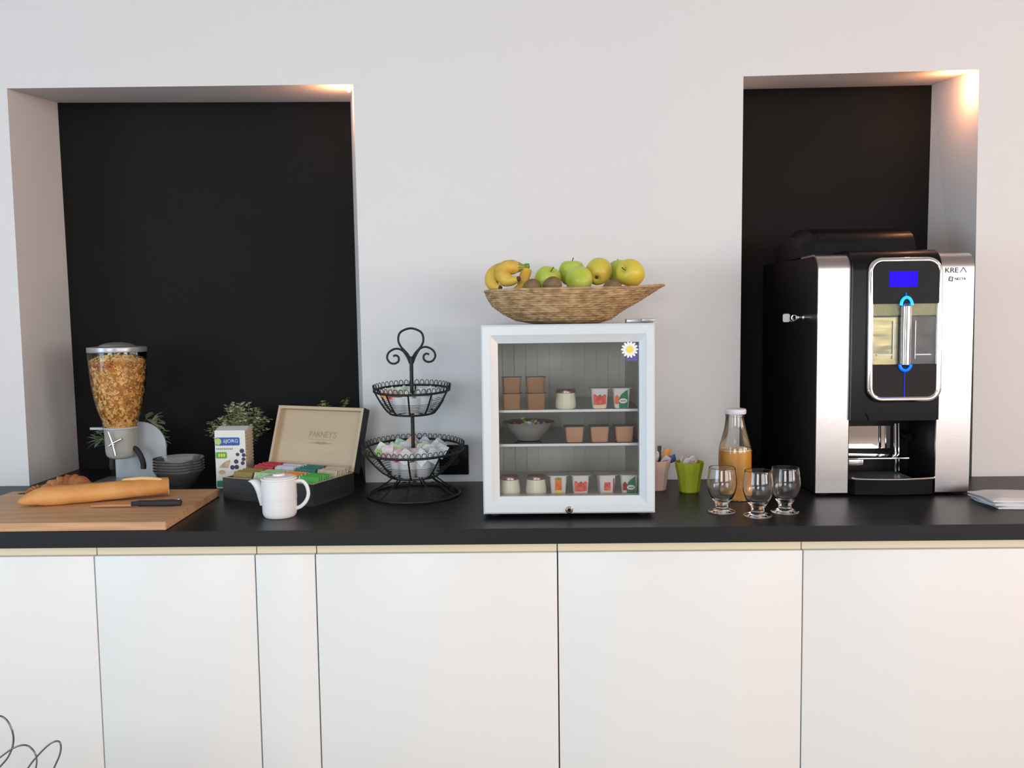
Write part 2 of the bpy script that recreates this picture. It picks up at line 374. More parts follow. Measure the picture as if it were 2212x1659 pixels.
# ================================================================== WORKTOP, CABINETS
bm = BM(); box(bm, RX0+.3, 3.6, -.61, 0, .861, Z0)
for n in (LN, RN): prism(bm, [(n['bl'].x, 0), (n['br'].x, 0), (n['bbr'].x, NB), (n['bbl'].x, NB)], .8612, Z0, 'Z')
tag(obj('worktop', bm, M['worktop'], None, 0), 'long matt black worktop running over all the white cupboards and into the recesses', 'worktop')
XC = [-1.681, -1.081, -.679, -.529, .070, .671, 1.271]
CL = ['white cupboard front at the far left end, under the cutting board', 'medium white cupboard below the rice cake packet, second from the far left', 'narrow white filler cupboard between two wider ones, under the jug',
      'wide white cupboard under the two-tier wire stand, left of the central gap', 'wide white cupboard under the glass-fronted fridge and the drinking glasses', 'wide white cupboard at the right end, under the coffee machine']
for i, l in enumerate(CL):
    x0, x1 = XC[i], XC[i+1]; t = thing('base_cabinet', l, 'cabinet', ((x0+x1)/2, -.3, 0), 0, 'white base cabinets under the worktop'); h = (x1-x0)/2
    bm = BM(); box(bm, -h+.0005, h-.0005, -.262, .295, .1, .8605); obj('body', bm, M['carcass'], t, 0)
    bm = BM(); box(bm, -h+.0014, h-.0014, -.2755, -.2622, .815, .8603); obj('handle_channel', bm, M['channel'], t, 0)
    bm = BM(); box(bm, -h+.0016, h-.0016, -.291, -.2760, .105, .8345, .0012, 2); obj('door', bm, M['door'], t)
    bm = BM(); box(bm, -h, h, -.24, -.225, 0, .0995); obj('plinth', bm, M['black_plastic'], t, 0)
t = thing('wall_socket', 'square black socket plate on the white wall behind the wire stand', 'socket', (-.233, -.001, .971))
bm = BM(); box(bm, -.046, .046, -.012, 0, -.047, .047, .003); obj('plate', bm, M['gloss_black'], t)
bm = BM(); lathe(bm, [(0, .0), (.019, .0), (.021, -.002), (.021, -.004), (0, -.004)], 24)
bmesh.ops.rotate(bm, verts=bm.verts, cent=(0, 0, 0), matrix=Matrix.Rotation(R(90), 3, 'X')); bmesh.ops.translate(bm, verts=bm.verts, vec=(0, -.0165, 0)); obj('outlet', bm, M['black_plastic'], t)

# ================================================================== FRIDGE
FX, FY = .1035, -.27
fr = thing('mini_fridge', 'small white glass-doored fridge standing in the middle of the worktop', 'fridge', (FX, FY, Z0))
hw = .2185; zb, zt = .012, .494; yd = -.24; yb = .235
gx0, gx1, gz0, gz1 = -.1765, .1805, .055, .447
bm = BM()
ix0, ix1, iz0, iz1, iy1 = -.192, .196, .042, .462, .185      # inner cavity
box(bm, -hw, ix0, yd+.048, yb, zb, zt); box(bm, ix1, hw, yd+.048, yb, zb, zt)
box(bm, ix0, ix1, yd+.048, yb, zb, iz0); box(bm, ix0, ix1, yd+.048, yb, iz1, zt); box(bm, ix0, ix1, iy1+.01, yb, iz0, iz1)
obj('housing', bm, M['white_plastic'], fr, 0)
bm = BM()
box(bm, ix0, ix0+.004, yd+.05, iy1, iz0, iz1); box(bm, ix1-.004, ix1, yd+.05, iy1, iz0, iz1); box(bm, ix0+.004, ix1-.004, yd+.05, iy1, iz0, iz0+.004)
box(bm, ix0+.004, ix1-.004, yd+.05, iy1, iz1-.004, iz1); box(bm, ix0, ix1, iy1, iy1+.006, iz0, iz1)
for k in range(11): box(bm, ix0+.016+k*.035, ix0+.018+k*.035, iy1-.0035, iy1, iz0+.004, iz1-.004)
obj('inner_liner', bm, M['liner'], fr, 0)
# door: sloped picture-frame section
bm = BM()
def ringf(x0, x1, z0, z1, y): return [bm.verts.new(p) for p in ((x0, y, z0), (x1, y, z0), (x1, y, z1), (x0, y, z1))]
sec = [(0, .042), (0, .004), (.004, 0), (.022, 0), (.026, .0035), (.037, .011), (.0405, .014), (.0405, .04)]
rg = []
for ins, dy in sec:
    k = ins/.0405
    rg.append(ringf(-hw+(gx0+hw)*k, hw+(gx1-hw)*k, zb+(gz0-zb)*k, zt+(gz1-zt)*k, yd+dy))
rg.append(ringf(-hw+.001, hw-.001, zb+.001, zt-.001, yd+.044)); 
order = rg[:-1]
for A, B in zip(order, order[1:]):
    for i in range(4): bm.faces.new((A[i], A[(i+1) % 4], B[(i+1) % 4], B[i]))
A, B = order[-1], order[0]
for i in range(4): bm.faces.new((A[i], A[(i+1) % 4], B[(i+1) % 4], B[i]))
bmesh.ops.delete(bm, geom=rg[-1], context='VERTS')
dr = obj('door', bm, M['white_plastic'], fr, 25)
bm = BM(); box(bm, gx0-.002, gx1+.002, yd+.018, yd+.023, gz0-.002, gz1+.002); obj('glass_pane', bm, M['pane'], dr, 0)
bm = BM(); box(bm, -hw+.008, hw-.008, yd+.0425, yd+.0478, zb+.008, gz0-.012); box(bm, -hw+.008, hw-.008, yd+.0425, yd+.0478, gz1+.012, zt-.008)
box(bm, -hw+.008, gx0-.012, yd+.0425, yd+.0478, gz0-.012, gz1+.012); box(bm, gx1+.012, hw-.008, yd+.0425, yd+.0478, gz0-.012, gz1+.012); obj('gasket', bm, M['dark_rubber'], dr, 0)
bm = BM(); tube(bm, [(0, yd-.0003, .0225), (0, yd-.003, .0225), (0, yd-.005, .0225)], [.0095, .0095, .0075], 28); lk = obj('lock', bm, M['chrome'], dr)
bm = BM(); prism(bm, disc(0, .0225, .0045), yd-.0062, yd-.0052); obj('keyhole', bm, M['black_plastic'], dr, 0)
for zz in (.183-.0, .272): 
    bm = BM(); box(bm, ix0+.005, ix1-.005, yd+.064, iy1-.006, zz-.004, zz, mi=1); box(bm, ix0+.005, ix1-.005, yd+.056, yd+.064, zz-.006, zz+.001, .0015, 2)
    obj('shelf', bm, [mat('white_shelf_edge', (.88, .90, .92), .4), thin_glass('glass_shelf', (.72, .78, .80), 1.3)], fr, 25)
bm = BM(); box(bm, .15, .2185, -.215, -.18, zt+.0005, zt+.011, .002); box(bm, .185, .219, -.24, -.2155, zt+.004, zt+.011, .002); obj('hinge', bm, M['silver'], fr)
for sx in (-1, 1):
    for sy in (-.19, .2):
        bm = BM(); lathe(bm, [(0, 0), (.014, 0), (.014, .008), (.010, .012), (0, .012)], 16, cx=sx*.19, cy=sy); obj('foot', bm, M['black_plastic'], fr)
# flower sticker inside the top right corner of the pane
bm = BM(); prism(bm, rrect(.147, gx1-.001, .399, gz1-.003, .006), yd+.0236, yd+.0242); stk = obj('sticker', bm, M['purple'], dr, 0)
bm = BM()
cx, cz = .157, .428
for k in range(14):
    a = 2*PI*k/14; c2 = (cx+.0145*math.cos(a), cz+.0145*math.sin(a)); pr = []
    for j in range(12):
        b = 2*PI*j/12; u, v = .0075*math.cos(b), .0032*math.sin(b); pr.append((c2[0]+u*math.cos(a)-v*math.sin(a), c2[1]+u*math.sin(a)+v*math.cos(a)))
    prism(bm, pr, yd+.0166-k*.00002, yd+.0178)
obj('petals', bm, M['white_print'], stk, 0)
bm = BM(); prism(bm, disc(cx, cz, .0095, 20), yd+.0158, yd+.0163); obj('flower_centre', bm, M['yellow'], stk, 0)
SH = {'top': Z0+.273+.0005, 'mid': Z0+.184+.0005, 'low': Z0+iz0+.0045}

# ------------------------------------------------ things in the fridge
def sq(w, r=.25, n=5): return rrect(-w, w, -w, w, w*r, n)
def loft(bm, secs, cap0=True, cap1=True, mi=0):
    rings = [[bm.verts.new((x, y, z)) for x, y in poly] for poly, z in secs]; n = len(rings[0])
    for A, B in zip(rings, rings[1:]):
        for i in range(n):
            f = bm.faces.new((A[i], A[(i+1) % n], B[(i+1) % n], B[i])); f.material_index = mi
    if cap0: bm.faces.new(rings[0][::-1]).material_index = mi
    if cap1: bm.faces.new(rings[-1]).material_index = mi
def pudding(label, group, m, loc, first):
    if first is None:
        t = thing('dessert_cup', label, 'dessert cup', loc, 0, group)
        bm = BM(); loft(bm, [(sq(.0205, .3), 0), (sq(.0218, .3), .002), (sq(.0245, .25), .040)]); obj('cup', bm, m, t)
        bm = BM(); loft(bm, [(sq(.0268, .15), .0402), (sq(.0270, .15), .0415)]); obj('foil_lid', bm, M['cuptop'], t)
        return t
    return dup(first, loc, None, label, group)
g = 'brown dessert cups stacked in the fridge'; t = None
for k, (px, lv, zz, s) in enumerate(((1106, 'top', 0, 'lower brown dessert cup nearest the hinge-less side of the fridge, top shelf'), (1158, 'top', 0, 'lower brown dessert cup beside the white yogurt jar, top shelf'),
                          (1106, 'top', .0425, 'upper brown dessert cup in the corner stack on the top fridge shelf'), (1157, 'top', .0425, 'upper brown dessert cup of the inner stack on the top fridge shelf'))):
    p = at(px, 870, -.435); o = pudding(s, g, M['pudding'], (p.x, -.435+.001*k, SH[lv]+zz), t); t = t or o
t = None
for px, s in ((1240, 'caramel dessert cup next to the metal bowl, middle fridge shelf'), (1294, 'caramel dessert cup in the middle of the row of three, middle fridge shelf'), (1347, 'caramel dessert cup nearest the fridge side wall, middle shelf')):
    p = at(px, 930, -.42); o = pudding(s, 'caramel dessert cups on the middle fridge shelf', M['pudding2'], (p.x, -.42, SH['mid']), t); t = t or o
t = None
for px, lv, s in ((1222, 'top', 'white yogurt in a ribbed glass jar on the top fridge shelf'), (1099, 'low', 'ribbed glass yogurt jar in the bottom left corner of the fridge'), (1156, 'low', 'ribbed glass yogurt jar beside the peach-printed cup, fridge floor')):
    y = -.43; p = at(px, 870, y)
    if t is None:
        t = thing('yogurt_jar', s, 'yogurt', (p.x, y, SH[lv]), 0, 'glass yogurt jars in the fridge')
        bm = BM(); slathe(bm, [(0, 0), (.022, 0), (.0265, .003), (.0270, .015), (.0245, .035), (.0225, .046), (.0228, .0465), (0, .0465)], 60, 3, fn=lambda r, z, a: r*(1+.012*math.cos(a*30)) if .004 < z < .044 else r); obj('jar', bm, M['yogurt'], t)
        bm = BM(); lathe(bm, [(.0232, .041), (.0252, .042), (.0255, .0475), (.023, .051), (.006, .0515), (0, .051)], 40, fn=lambda r, z, a: r*(1+.02*math.cos(a*17+z*900))); obj('foil_lid', bm, M['foil'], t)
    else: dup(t, (p.x, y, SH[lv]), (0, 0, .3), s)
def fruit_cup(label, px, lv, kind, rot=0):
    y = -.43; p = at(px, 870, y); t = thing('yogurt_cup', label, 'yogurt', (p.x, y, SH[lv]), rot, 'printed fruit yogurt cups in the fridge')
    w0, w1, h = .0185, .0225, .052
    bm = BM(); loft(bm, [(sq(w0*.9, .35), 0), (sq(w0, .35), .002), (sq(w1, .35), h)]); obj('cup', bm, M['cupwhite'], t)
    bm = BM(); loft(bm, [(sq(.0265, .12), h+.0003), (sq(.0268, .12), h+.0015)]); obj('foil_lid', bm, M['paperwhite'], t)
    sl = (w1-w0)/h
    def decal(nm, poly, m, d=0):
        bm = BM(); A = []; B = []
        for x, z in poly:
            yy = -(w0+sl*z)-.0004-d; A.append(bm.verts.new((x, yy, z))); B.append(bm.verts.new((x, yy+.0009, z)))
        bm.faces.new(A); bm.faces.new(B[::-1])
        for i in range(len(poly)): bm.faces.new((A[i], A[(i+1) % len(poly)], B[(i+1) % len(poly)], B[i]))
        return obj(nm, bm, m, t, 0)
    if kind == 'red':
        decal('fruit_print', [(-.016, .010), (.016, .010), (.017, .035), (.012, .038), (.008, .034), (.003, .033), (-.002, .036), (-.006, .033), (-.013, .039), (-.0165, .036)], M['print_red'])
        decal('cream_print', [(-.0155, .002), (.0155, .002), (.016, .012), (.004, .0095), (-.015, .008)], M['print_cream'], .0003); decal('leaf_print', disc(.001, .034, .003, 10), M['print_green'], .0004)
    elif kind == 'orange':
        decal('fruit_print', rrect(-.009, .009, .014, .048, .002), M['print_orange']); decal('cream_print', rrect(-.009, .009, .002, .0135, .001), M['yellow'], .0001); decal('leaf_print', disc(0, .045, .005, 10, .004), M['green_label'], .0004)
    elif kind == 'corner':
        decal('fruit_print', rrect(-.009, .008, .012, .034, .003), M['print_red']); decal('cream_print', rrect(-.009, .008, .002, .0115, .001), M['print_cream'], .0001); decal('side_print', rrect(.0145, .0175, .006, .044, .001), M['print_dkred'], .0001)
    else:
        decal('fruit_print', [(-.017, .012), (-.007, .012), (-.006, .030), (-.012, .036), (-.017, .030)], M['print_dkred'] if lv == 'low' else M['print_orange'])
        decal('emblem', [(-.006, .001), (.0155, .001), (.0165, .030), (.0155, .049), (.010, .046), (.002, .040), (-.004, .033), (-.007, .022)], M['print_green'], .0002)
        decal('name_oval', disc(.004, .020, .0105, 20, .0065), M['white_print'], .0006)
        decal('name_lines', rrect(-.003, .011, .0185, .0215, .0005, 2), M['grey_print'], .0009)
fruit_cup('red-berry printed yogurt cup on the top fridge shelf beside the yogurt jar', 1294, 'top', 'red')
fruit_cup('yogurt cup with a green emblem on the top fridge shelf', 1341, 'top', 'green')
fruit_cup('orange peach-printed yogurt cup on the fridge floor', 1204, 'low', 'orange')
fruit_cup('red-berry printed yogurt cup on the fridge floor', 1252, 'low', 'red')
fruit_cup('yogurt cup with a small red print on the fridge floor', 1308, 'low', 'corner', .12)
fruit_cup('yogurt cup with a green emblem on the fridge floor', 1357, 'low', 'green')
p = at(1142, 940, -.385); bz = SH['mid']
bm = BM(); slathe(bm, [(0, .001), (.028, 0), (.034, .004), (.050, .020), (.064, .042), (.0695, .048), (.068, .0485), (.062, .043), (.047, .021), (.030, .006), (0, .005)], 48, 3)
tag(obj('metal_bowl', bm, M['bowlsteel'], None, loc=(p.x, -.372, bz)), 'dull grey metal bowl of wrapped sweets on the middle fridge shelf', 'bowl')
sw = [('s_gold', 'gold'), ('s_lime', 'yellow'), ('s_white', 'silver'), ('s_red', 'red'), ('print_dkred', 'dark red'), ('s_beige', 'beige')]
for k in range(20):
    a = k*2.4; r = .010+.034*math.sqrt((k % 13)/13); m, nm = sw[k % 6]; z = bz+.034+(.044-r)*.30+(.006 if k < 8 else 0)
    bm = BM(); ax = Vector((math.cos(k*1.7), math.sin(k*1.7), .3)).normalized()
    tube(bm, [ax*-.013, ax*-.0085, ax*-.0075, ax*-.004, ax*.004, ax*.0075, ax*.0085, ax*.013], [.006, .0022, .003, .0058, .0058, .003, .0022, .006], 8)
    tag(obj('wrapped_sweet', bm, M[m], None, loc=(p.x+r*math.cos(a), -.372+r*math.sin(a), z)), '%s wrapped sweet in the metal bowl inside the fridge' % nm, 'sweet', nm+' wrapped sweets in the metal bowl')

# ================================================================== BASKET AND FRUIT
def px2x(px): return -.112+(px-1047)/798.4
zs = [0, .009, .028, .050, .072, .090]
Lx = [.022, -.027, -.064, -.093, -.106, -.113]; Rx = [.200, .232, .262, .306, .346, .378]
Dy = [.085, .118, .145, .160, .170, .174]
def interp(T, z):
    for i in range(len(zs)-1):
        if z <= zs[i+1]: k = (z-zs[i])/(zs[i+1]-zs[i]); return T[i]+(T[i+1]-T[i])*k
    return T[-1]
BX, BY, BZ = .131, -.29, Z0+.494+.004
bm = BM(); NZ, NA = 90, 300; rings = []
def bring(z, inset, ripple):
    l, r_, d = interp(Lx, z)-BX, interp(Rx, z)-BX, interp(Dy, z); cx, rx = (l+r_)/2, (r_-l)/2; ring = []
    for i in range(NA):
        a = 2*PI*i/NA; cz = math.cos(a)
        row = z/.0058; ph = 1 if int(row) % 2 else -1
        rp = ripple*(.0020*abs(math.sin(PI*row))+.0014*ph*math.sin(a*44))
        q = 1-inset/max(rx, .02)
        tip = .012*max(0, cz)**3*z/.09 + .0*z
        ring.append(bm.verts.new((cx+rx*q*cz+rp*cz, (d*q+rp)*math.sin(a), z+tip*.9-inset*.0)))
    return ring
outer = [bring(.09*k/NZ, 0, 1) for k in range(NZ+1)]
inner = [bring(.004+.086*k/20, .006, 0) for k in range(20, -1, -1)]
seq = outer+inner
for A, B in zip(seq, seq[1:]):
    for i in range(NA): bm.faces.new((A[i], A[(i+1) % NA], B[(i+1) % NA], B[i]))
bm.faces.new(outer[0][::-1]); bm.faces.new(inner[-1])
tb = thing('fruit_basket', 'wide shallow woven straw basket of fruit on top of the fridge', 'basket', (BX, BY, BZ-.0035))
obj('basket_body', bm, M['weave'], tb, 60)
bm = BM(); pts = []
for i in range(120):
    a = 2*PI*i/120; l, r_, d = Lx[-1]-BX, Rx[-1]-BX, Dy[-1]; pts.append(((l+r_)/2+(r_-l)/2*math.cos(a), d*math.sin(a), .0905+.0108*max(0, math.cos(a))**3+.0006*math.sin(a*60)))
tube(bm, pts, .0036, 8, True); obj('rim', bm, M['weave'], tb)

def apple_mesh(R_, m):
    bm = BM(); r = R_
    slathe(bm, [(0, .70*r), (.10*r, .74*r), (.26*r, .90*r), (.50*r, .96*r), (.80*r, .80*r), (1.0*r, .42*r), (1.04*r, .05*r), (.96*r, -.38*r), (.76*r, -.74*r), (.48*r, -.93*r), (.26*r, -.93*r), (.1*r, -.84*r), (0, -.82*r)], 40, 3,
           fn=lambda rr, z, a: rr*(1+.02*math.cos(a*5)*(1 if z < 0 else .3)+.012*math.cos(a*2+1))); return bm
def apple(label, px, py, y, rad, m, rot):
    p = at(px, py, y); t = thing('apple', label, 'apple', p, 0, 'apples in the woven basket'); t.rotation_euler = Vector(rot).to_track_quat('Z', 'Y').to_euler()
    obj('fruit', apple_mesh(rad, m), m, t, 60)
    bm = BM(); tube(bm, catmull([(0, 0, rad*.72), (.001, 0, rad*.95), (.004, 0, rad*1.22)], 4), [.0012]*4+[.0013]*4+[.0018], 6); obj('stem', bm, M['brown'], t)
    bm = BM(); lathe(bm, [(0, -rad*.80), (.004, -rad*.85), (.0045, -rad*.90), (.002, -rad*.89), (0, -rad*.86)], 10, fn=lambda r, z, a: r*(1+.3*math.cos(5*a))); obj('calyx', bm, M['brown'], t); return t
apple('green apple with its stalk up, at the middle of the basket beside a kiwi', 1183, 605, -.31, .0345, M['apple'], (.3, -.5, .8))
apple('tallest green apple with an upright stalk, at the centre of the basket', 1235, 590, -.27, .0345, M['apple'], (.02, -.1, 1))
apple('green apple lying in front of the upright-stalk apple, no stalk showing', 1251, 606, -.345, .0345, M['apple'], (.1, .6, .78))
apple('yellowish apple between the tallest apple and the far pair, blossom end down-left', 1293, 587, -.30, .0350, M['apple_y'], (.25, .8, .55))
apple('green apple half hidden behind the rightmost apple', 1338, 589, -.235, .033, M['apple'], (0, .3, .9))
apple('rightmost apple, yellow-green, its stalk hollow facing left', 1363, 590, -.335, .0355, M['apple_y'], (-.7, -.65, .3))
src = None
for x, y in ((.06, -.30), (.125, -.225), (.085, -.38), (.20, -.30)):
    t = thing('apple', 'green apple buried under the top layer of apples in the basket', 'apple', (x, y, BZ+.0415), 0, 'apples buried at the bottom of the basket') if src is None else dup(src, (x, y, BZ+.0415), (0, 0, x*20))
    if src is None: obj('fruit', apple_mesh(.0345, M['apple']), M['apple'], t, 60); src = t
for px, py, y, l in ((1149, 622, -.40, 'brown kiwi low between the bananas and the apples'), (1193, 617, -.41, 'brown kiwi resting in front of the stalked apple near the basket rim'), (1322, 624, -.40, 'brown kiwi barely showing above the rim below the yellowish apple')):
    p = at(px, py, y); bm = BM(); slathe(bm, [(0, -.030), (.012, -.027), (.021, -.014), (.0235, 0), (.021, .014), (.012, .027), (.003, .030), (0, .029)], 28, 3)
    o = obj('kiwi', bm, M['kiwi'], None, 60, loc=p); o.rotation_euler = (R(75), .2, R(25)); tag(o, l, 'kiwi', 'kiwis in the woven basket')
bt = thing('banana_bunch', 'small bunch of yellow bananas with green stems at the left end of the basket', 'bananas', at(1095, 600, -.32))
o0 = at(1095, 600, -.32)
def ban(pts, ys, rad):
    P_ = [at(x, y, yy)-o0 for (x, y), yy in zip(pts, ys)]; c = catmull(P_, 6); n = len(c); rr = []
    for i in range(n):
        s = i/(n-1); rr.append(rad*min(1, .30+2.6*s)*(1 if s < .78 else max(.33, 1-(s-.78)*3.6)))
    bm = BM(); tube(bm, c, rr, 10); b = obj('banana', bm, M['banana'], bt, 60)
    bm = BM(); tube(bm, c[-5:], [r_*1.03 for r_ in rr[-5:]], 10); obj('banana_neck', bm, M['banana_green'], b, 60)
    bm = BM(); tube(bm, [c[0]+(c[0]-c[1])*.25, c[0], c[1]], [rr[0]*.8, rr[0]*1.04, rr[1]*1.01], 10); obj('banana_tip', bm, M['brown'], b, 60)
ban([(1122, 602), (1100, 606), (1085, 595), (1090, 580), (1112, 577), (1134, 577)], [-.38, -.36, -.34, -.32, -.31, -.31], .0200)
ban([(1082, 622), (1066, 617), (1062, 598), (1078, 583), (1105, 580), (1132, 580)], [-.36, -.34, -.32, -.30, -.295, -.30], .0185)
ban([(1108, 628), (1126, 618), (1131, 602), (1136, 590), (1137, 584), (1138, 578)], [-.35, -.33, -.32, -.31, -.305, -.305], .0150)
bm = BM(); c = [at(1130, 579, -.305)-o0, at(1137, 575, -.305)-o0, at(1143, 574, -.303)-o0]; tube(bm, c, [.009, .008, .0065], 10); obj('stem', bm, M['banana_green'], bt)

# ================================================================== COFFEE MACHINE
cm = thing('coffee_machine', 'tall black coffee machine with brushed steel side panels in the right recess', 'coffee machine', (1.024, 0, Z0))
X = lambda x: x-1.024
def top_profile(yf, zt_, r, yb_, zback, z0=.005, n=8):
    pr = [(yf, z0)]
    for k in range(n+1):
        a = R(180-90*k/n); pr.append((yf+r+r*math.cos(a), zt_-r+r*math.sin(a)))
    return pr+[(yb_, zback), (yb_, z0)]
bm = BM()
pr = top_profile(-.262, .672, .05, .285, .684)
prism(bm, pr, X(.812), X(.903), 'X'); prism(bm, pr, X(1.142), X(1.2395), 'X'); prism(bm, [(-.10, .005), (-.10, .672), (.285, .684), (.285, .005)], X(.903), X(1.142), 'X')
obj('body', bm, M['black_plastic'], cm, 30)
for a, b in ((.8085, .898), (1.142, 1.236)):
    o_ = top_profile(-.270, .678, .044, -.12, .678, .009)[:-1]; i_ = top_profile(-.263, .673, .039, -.12, .673, .009)[:-1]
    bm = BM(); prism(bm, o_+i_[::-1], X(a), X(b), 'X'); sp = obj('side_panel', bm, M['steel'], cm, 30); sp['label'] = 'brushed steel panel'
    if a > 1:
        text('maker_name', 'KRE', .0135, M['logo'], sp, (X(1.174), -.2704, .6275), .036, bold=.012); bm = BM()
        for s in (-1, 1): tube(bm, [Vector((X(1.2055), -.2706, .6345)), Vector((X(1.2055)+s*.0085, -.2706, .6210))], .0010, 4)
        obj('maker_letter', bm, M['logo'], sp, 0)
        text('brand_name', 'NECTA', .007, M['logo'], sp, (X(1.198), -.2704, .6035), .030, bold=.02)
        bm = BM(); prism(bm, [(X(1.165), .598), (X(1.177), .5965), (X(1.178), .609), (X(1.167), .6105)], -.2709, -.2704); q = obj('brand_mark', bm, M['logo'], sp, 0)
        bm = BM()
        for k in range(2): prism(bm, rrect(X(1.1682), X(1.1745), .600+k*.0045, .6025+k*.0045, .0006, 2), -.2712, -.2710)
        obj('brand_mark_inlay', bm, M['steel'], q if False else sp, 0)
# front housing above the cup bay
hp = top_profile(-.283, .688, .06, -.10, .688, .215)
bm = BM(); prism(bm, hp, X(.899), X(1.141), 'X'); obj('front_housing', bm, M['gloss_black'], cm, 30)
bm = BM(); prism(bm, [(X(.95), .214), (X(1.13), .214), (X(1.14), .235), (X(.94), .235)], -.287, -.2832); obj('spout_cover', bm, M['gloss_black'], cm, 0)
rx0, rx1, rz0, rz1 = X(.946), X(1.134), .274, .655
bm = BM(); path = [Vector((a, -.291+.02*max(0, (b-.56)/.1)*.5, b)) for a, b in rrect(rx0, rx1, rz0, rz1, .032, 8)]; tube(bm, path, .0088, 12, True); obj('chrome_surround', bm, M['chrome'], cm)
ins = .004
bm = BM()
up = [(a, max(b, .537)) for a, b in rrect(rx0+ins, rx1-ins, rz0+ins, rz1-ins, .03, 8)]
lo = [(a, min(b, .370)) for a, b in rrect(rx0+ins, rx1-ins, rz0+ins, rz1-ins, .03, 8)]
def uniq(pl):
    out = []
    for q in pl:
        if not out or (abs(q[0]-out[-1][0])+abs(q[1]-out[-1][1])) > 1e-5: out.append(q)
    return out
up, lo = uniq(up), uniq(lo)
prism(bm, up, -.2945, -.2835); obj('display_panel', bm, mat('display_plastic', (.022, .022, .023), .45, spec=.10), cm, 0)
bm = BM(); prism(bm, lo, -.2945, -.2835); obj('lower_panel', bm, mat('dark_grey_plastic', (.024, .021, .020), .45, spec=.12), cm, 0)
bm = BM(); prism(bm, rrect(X(.993), X(1.070), .583, .625, .002, 3), -.2955, -.2946); sc_ = obj('screen', bm, M['screen'], cm, 0)
text('screen_text', '10:32', .008, M['screen_text'], sc_, (X(1.028), -.2956, .612), .035) if False else None
bm = BM(); box(bm, rx0+ins, rx1-ins, -.2842, -.2832, .505, .537); obj('bean_strip', bm, M['beans'], cm, 0)
bm = BM(); box(bm, rx0+ins, X(1.024), -.2840, -.2832, .370, .500); obj('mirror_backing', bm, mat('painted_reflection_mirror', (.11, .10, .06), .25, 1, var=((.30, .26, .12), 14, (1, 1, 5))), cm, 0)  # yellowish bands paint a reflection into this half of the backing
bm = BM(); box(bm, X(1.0245), rx1-ins, -.2840, -.2832, .370, .500); obj('dark_backing', bm, mat('smoked_plastic', (.05, .045, .045), .3, spec=.15, var=((.11, .09, .09), 40)), cm, 0)
bm = BM(); box(bm, rx0+ins, rx1-ins, -.2905, -.2895, .371, .5365); obj('window_pane', bm, thin_glass('machine_window', (.95, .95, .95), .25), cm, 0)
for s in (-1, 1):
    bm = BM(); box(bm, X(1.040)+s*.030-.0012, X(1.040)+s*.030+.0012, -.289, -.2845, .385, .49); box(bm, X(1.040)+s*.052-.022, X(1.040)+s*.052+.022, -.289, -.2845, .395, .3985); obj('rack', bm, M['silver'], cm, 0)
cxm = X(1.0395)
bm = BM(); tube(bm, [(cxm, -.296, z) for z in (.366, .37, .45, .53, .536)], [.006, .0145, .0145, .0145, .008], 28); obj('chrome_column', bm, mat('dark_chrome', (.30, .29, .28), .05, 1), cm)
bm = BM(); tube(bm, [(cxm+.015*math.cos(a), -.299, .532+.022*math.sin(a)) for a in [R(180*k/14) for k in range(15)]], .0042, 8); obj('light_arc', bm, M['led2'], cm)
bm = BM(); tube(bm, [(cxm+.015*math.cos(a), -.299, .370-.016*math.sin(a)) for a in [R(180*k/14) for k in range(15)]], .0040, 8); obj('light_arc', bm, M['led'], cm)
bm = BM(); tube(bm, [(cxm, -.2955, .556), (cxm, -.2955, .567)], .0011, 6); obj('light_line', bm, M['led'], cm)
bm = BM(); tube(bm, [(cxm, -.2955, .352), (cxm, -.2955, .281)], .0013, 6); obj('light_line', bm, mat('dim_blue_light', (0, .02, .3), .3, emit=(0, .03, .6), es=.7), cm)
# cup bay
bm = BM(); box(bm, X(.9035), X(1.1415), -.262, -.10, .005, .036); prism(bm, [(X(.9035), -.262), (X(1.1415), -.262), (X(1.13), -.279), (X(1.022), -.287), (X(.915), -.279)], .005, .046, 'Z'); obj('base', bm, M['gloss_black'], cm, 0)
bm = BM(); tube(bm, catmull([(X(.909), -.272, .0495), (X(.93), -.281, .0485), (X(1.022), -.289, .048), (X(1.12), -.281, .0495), (X(1.137), -.272, .051)], 6), .0042, 8); obj('tray_edge', bm, M['chrome'], cm)
bm = BM(); box(bm, X(.912), X(1.10), -.262, -.115, .0362, .040)
for k in range(22): box(bm, X(.914)+k*.0085, X(.9165)+k*.0085, -.26, -.117, .0402, .0425)
obj('drip_tray', bm, M['silver'], cm, 0)
bm = BM(); box(bm, X(.905), X(1.085), -.235, -.105, .097, .1015, .001); box(bm, X(.905), X(.955), -.235, -.105, .080, .0968, .001); obj('cup_rest', bm, M['mirror'], cm)
bm = BM(); box(bm, X(.905), X(1.086), -.1045, -.1015, .109, .176); obj('back_mirror', bm, M['mirror'], cm, 0)
bm = BM(); tube(bm, [(X(1.080), -.16, .048), (X(1.076), -.16, .19)], .0045, 10); tube(bm, [(X(1.094), -.15, .048), (X(1.090), -.15, .19)], .0025, 8); obj('rest_rail', bm, M['chrome'], cm)
bm = BM(); tube(bm, [(X(1.124), -.11, .150), (X(1.124), -.14, .146)], [.014, .011], 16); obj('steam_spout', bm, M['black_plastic'], cm)
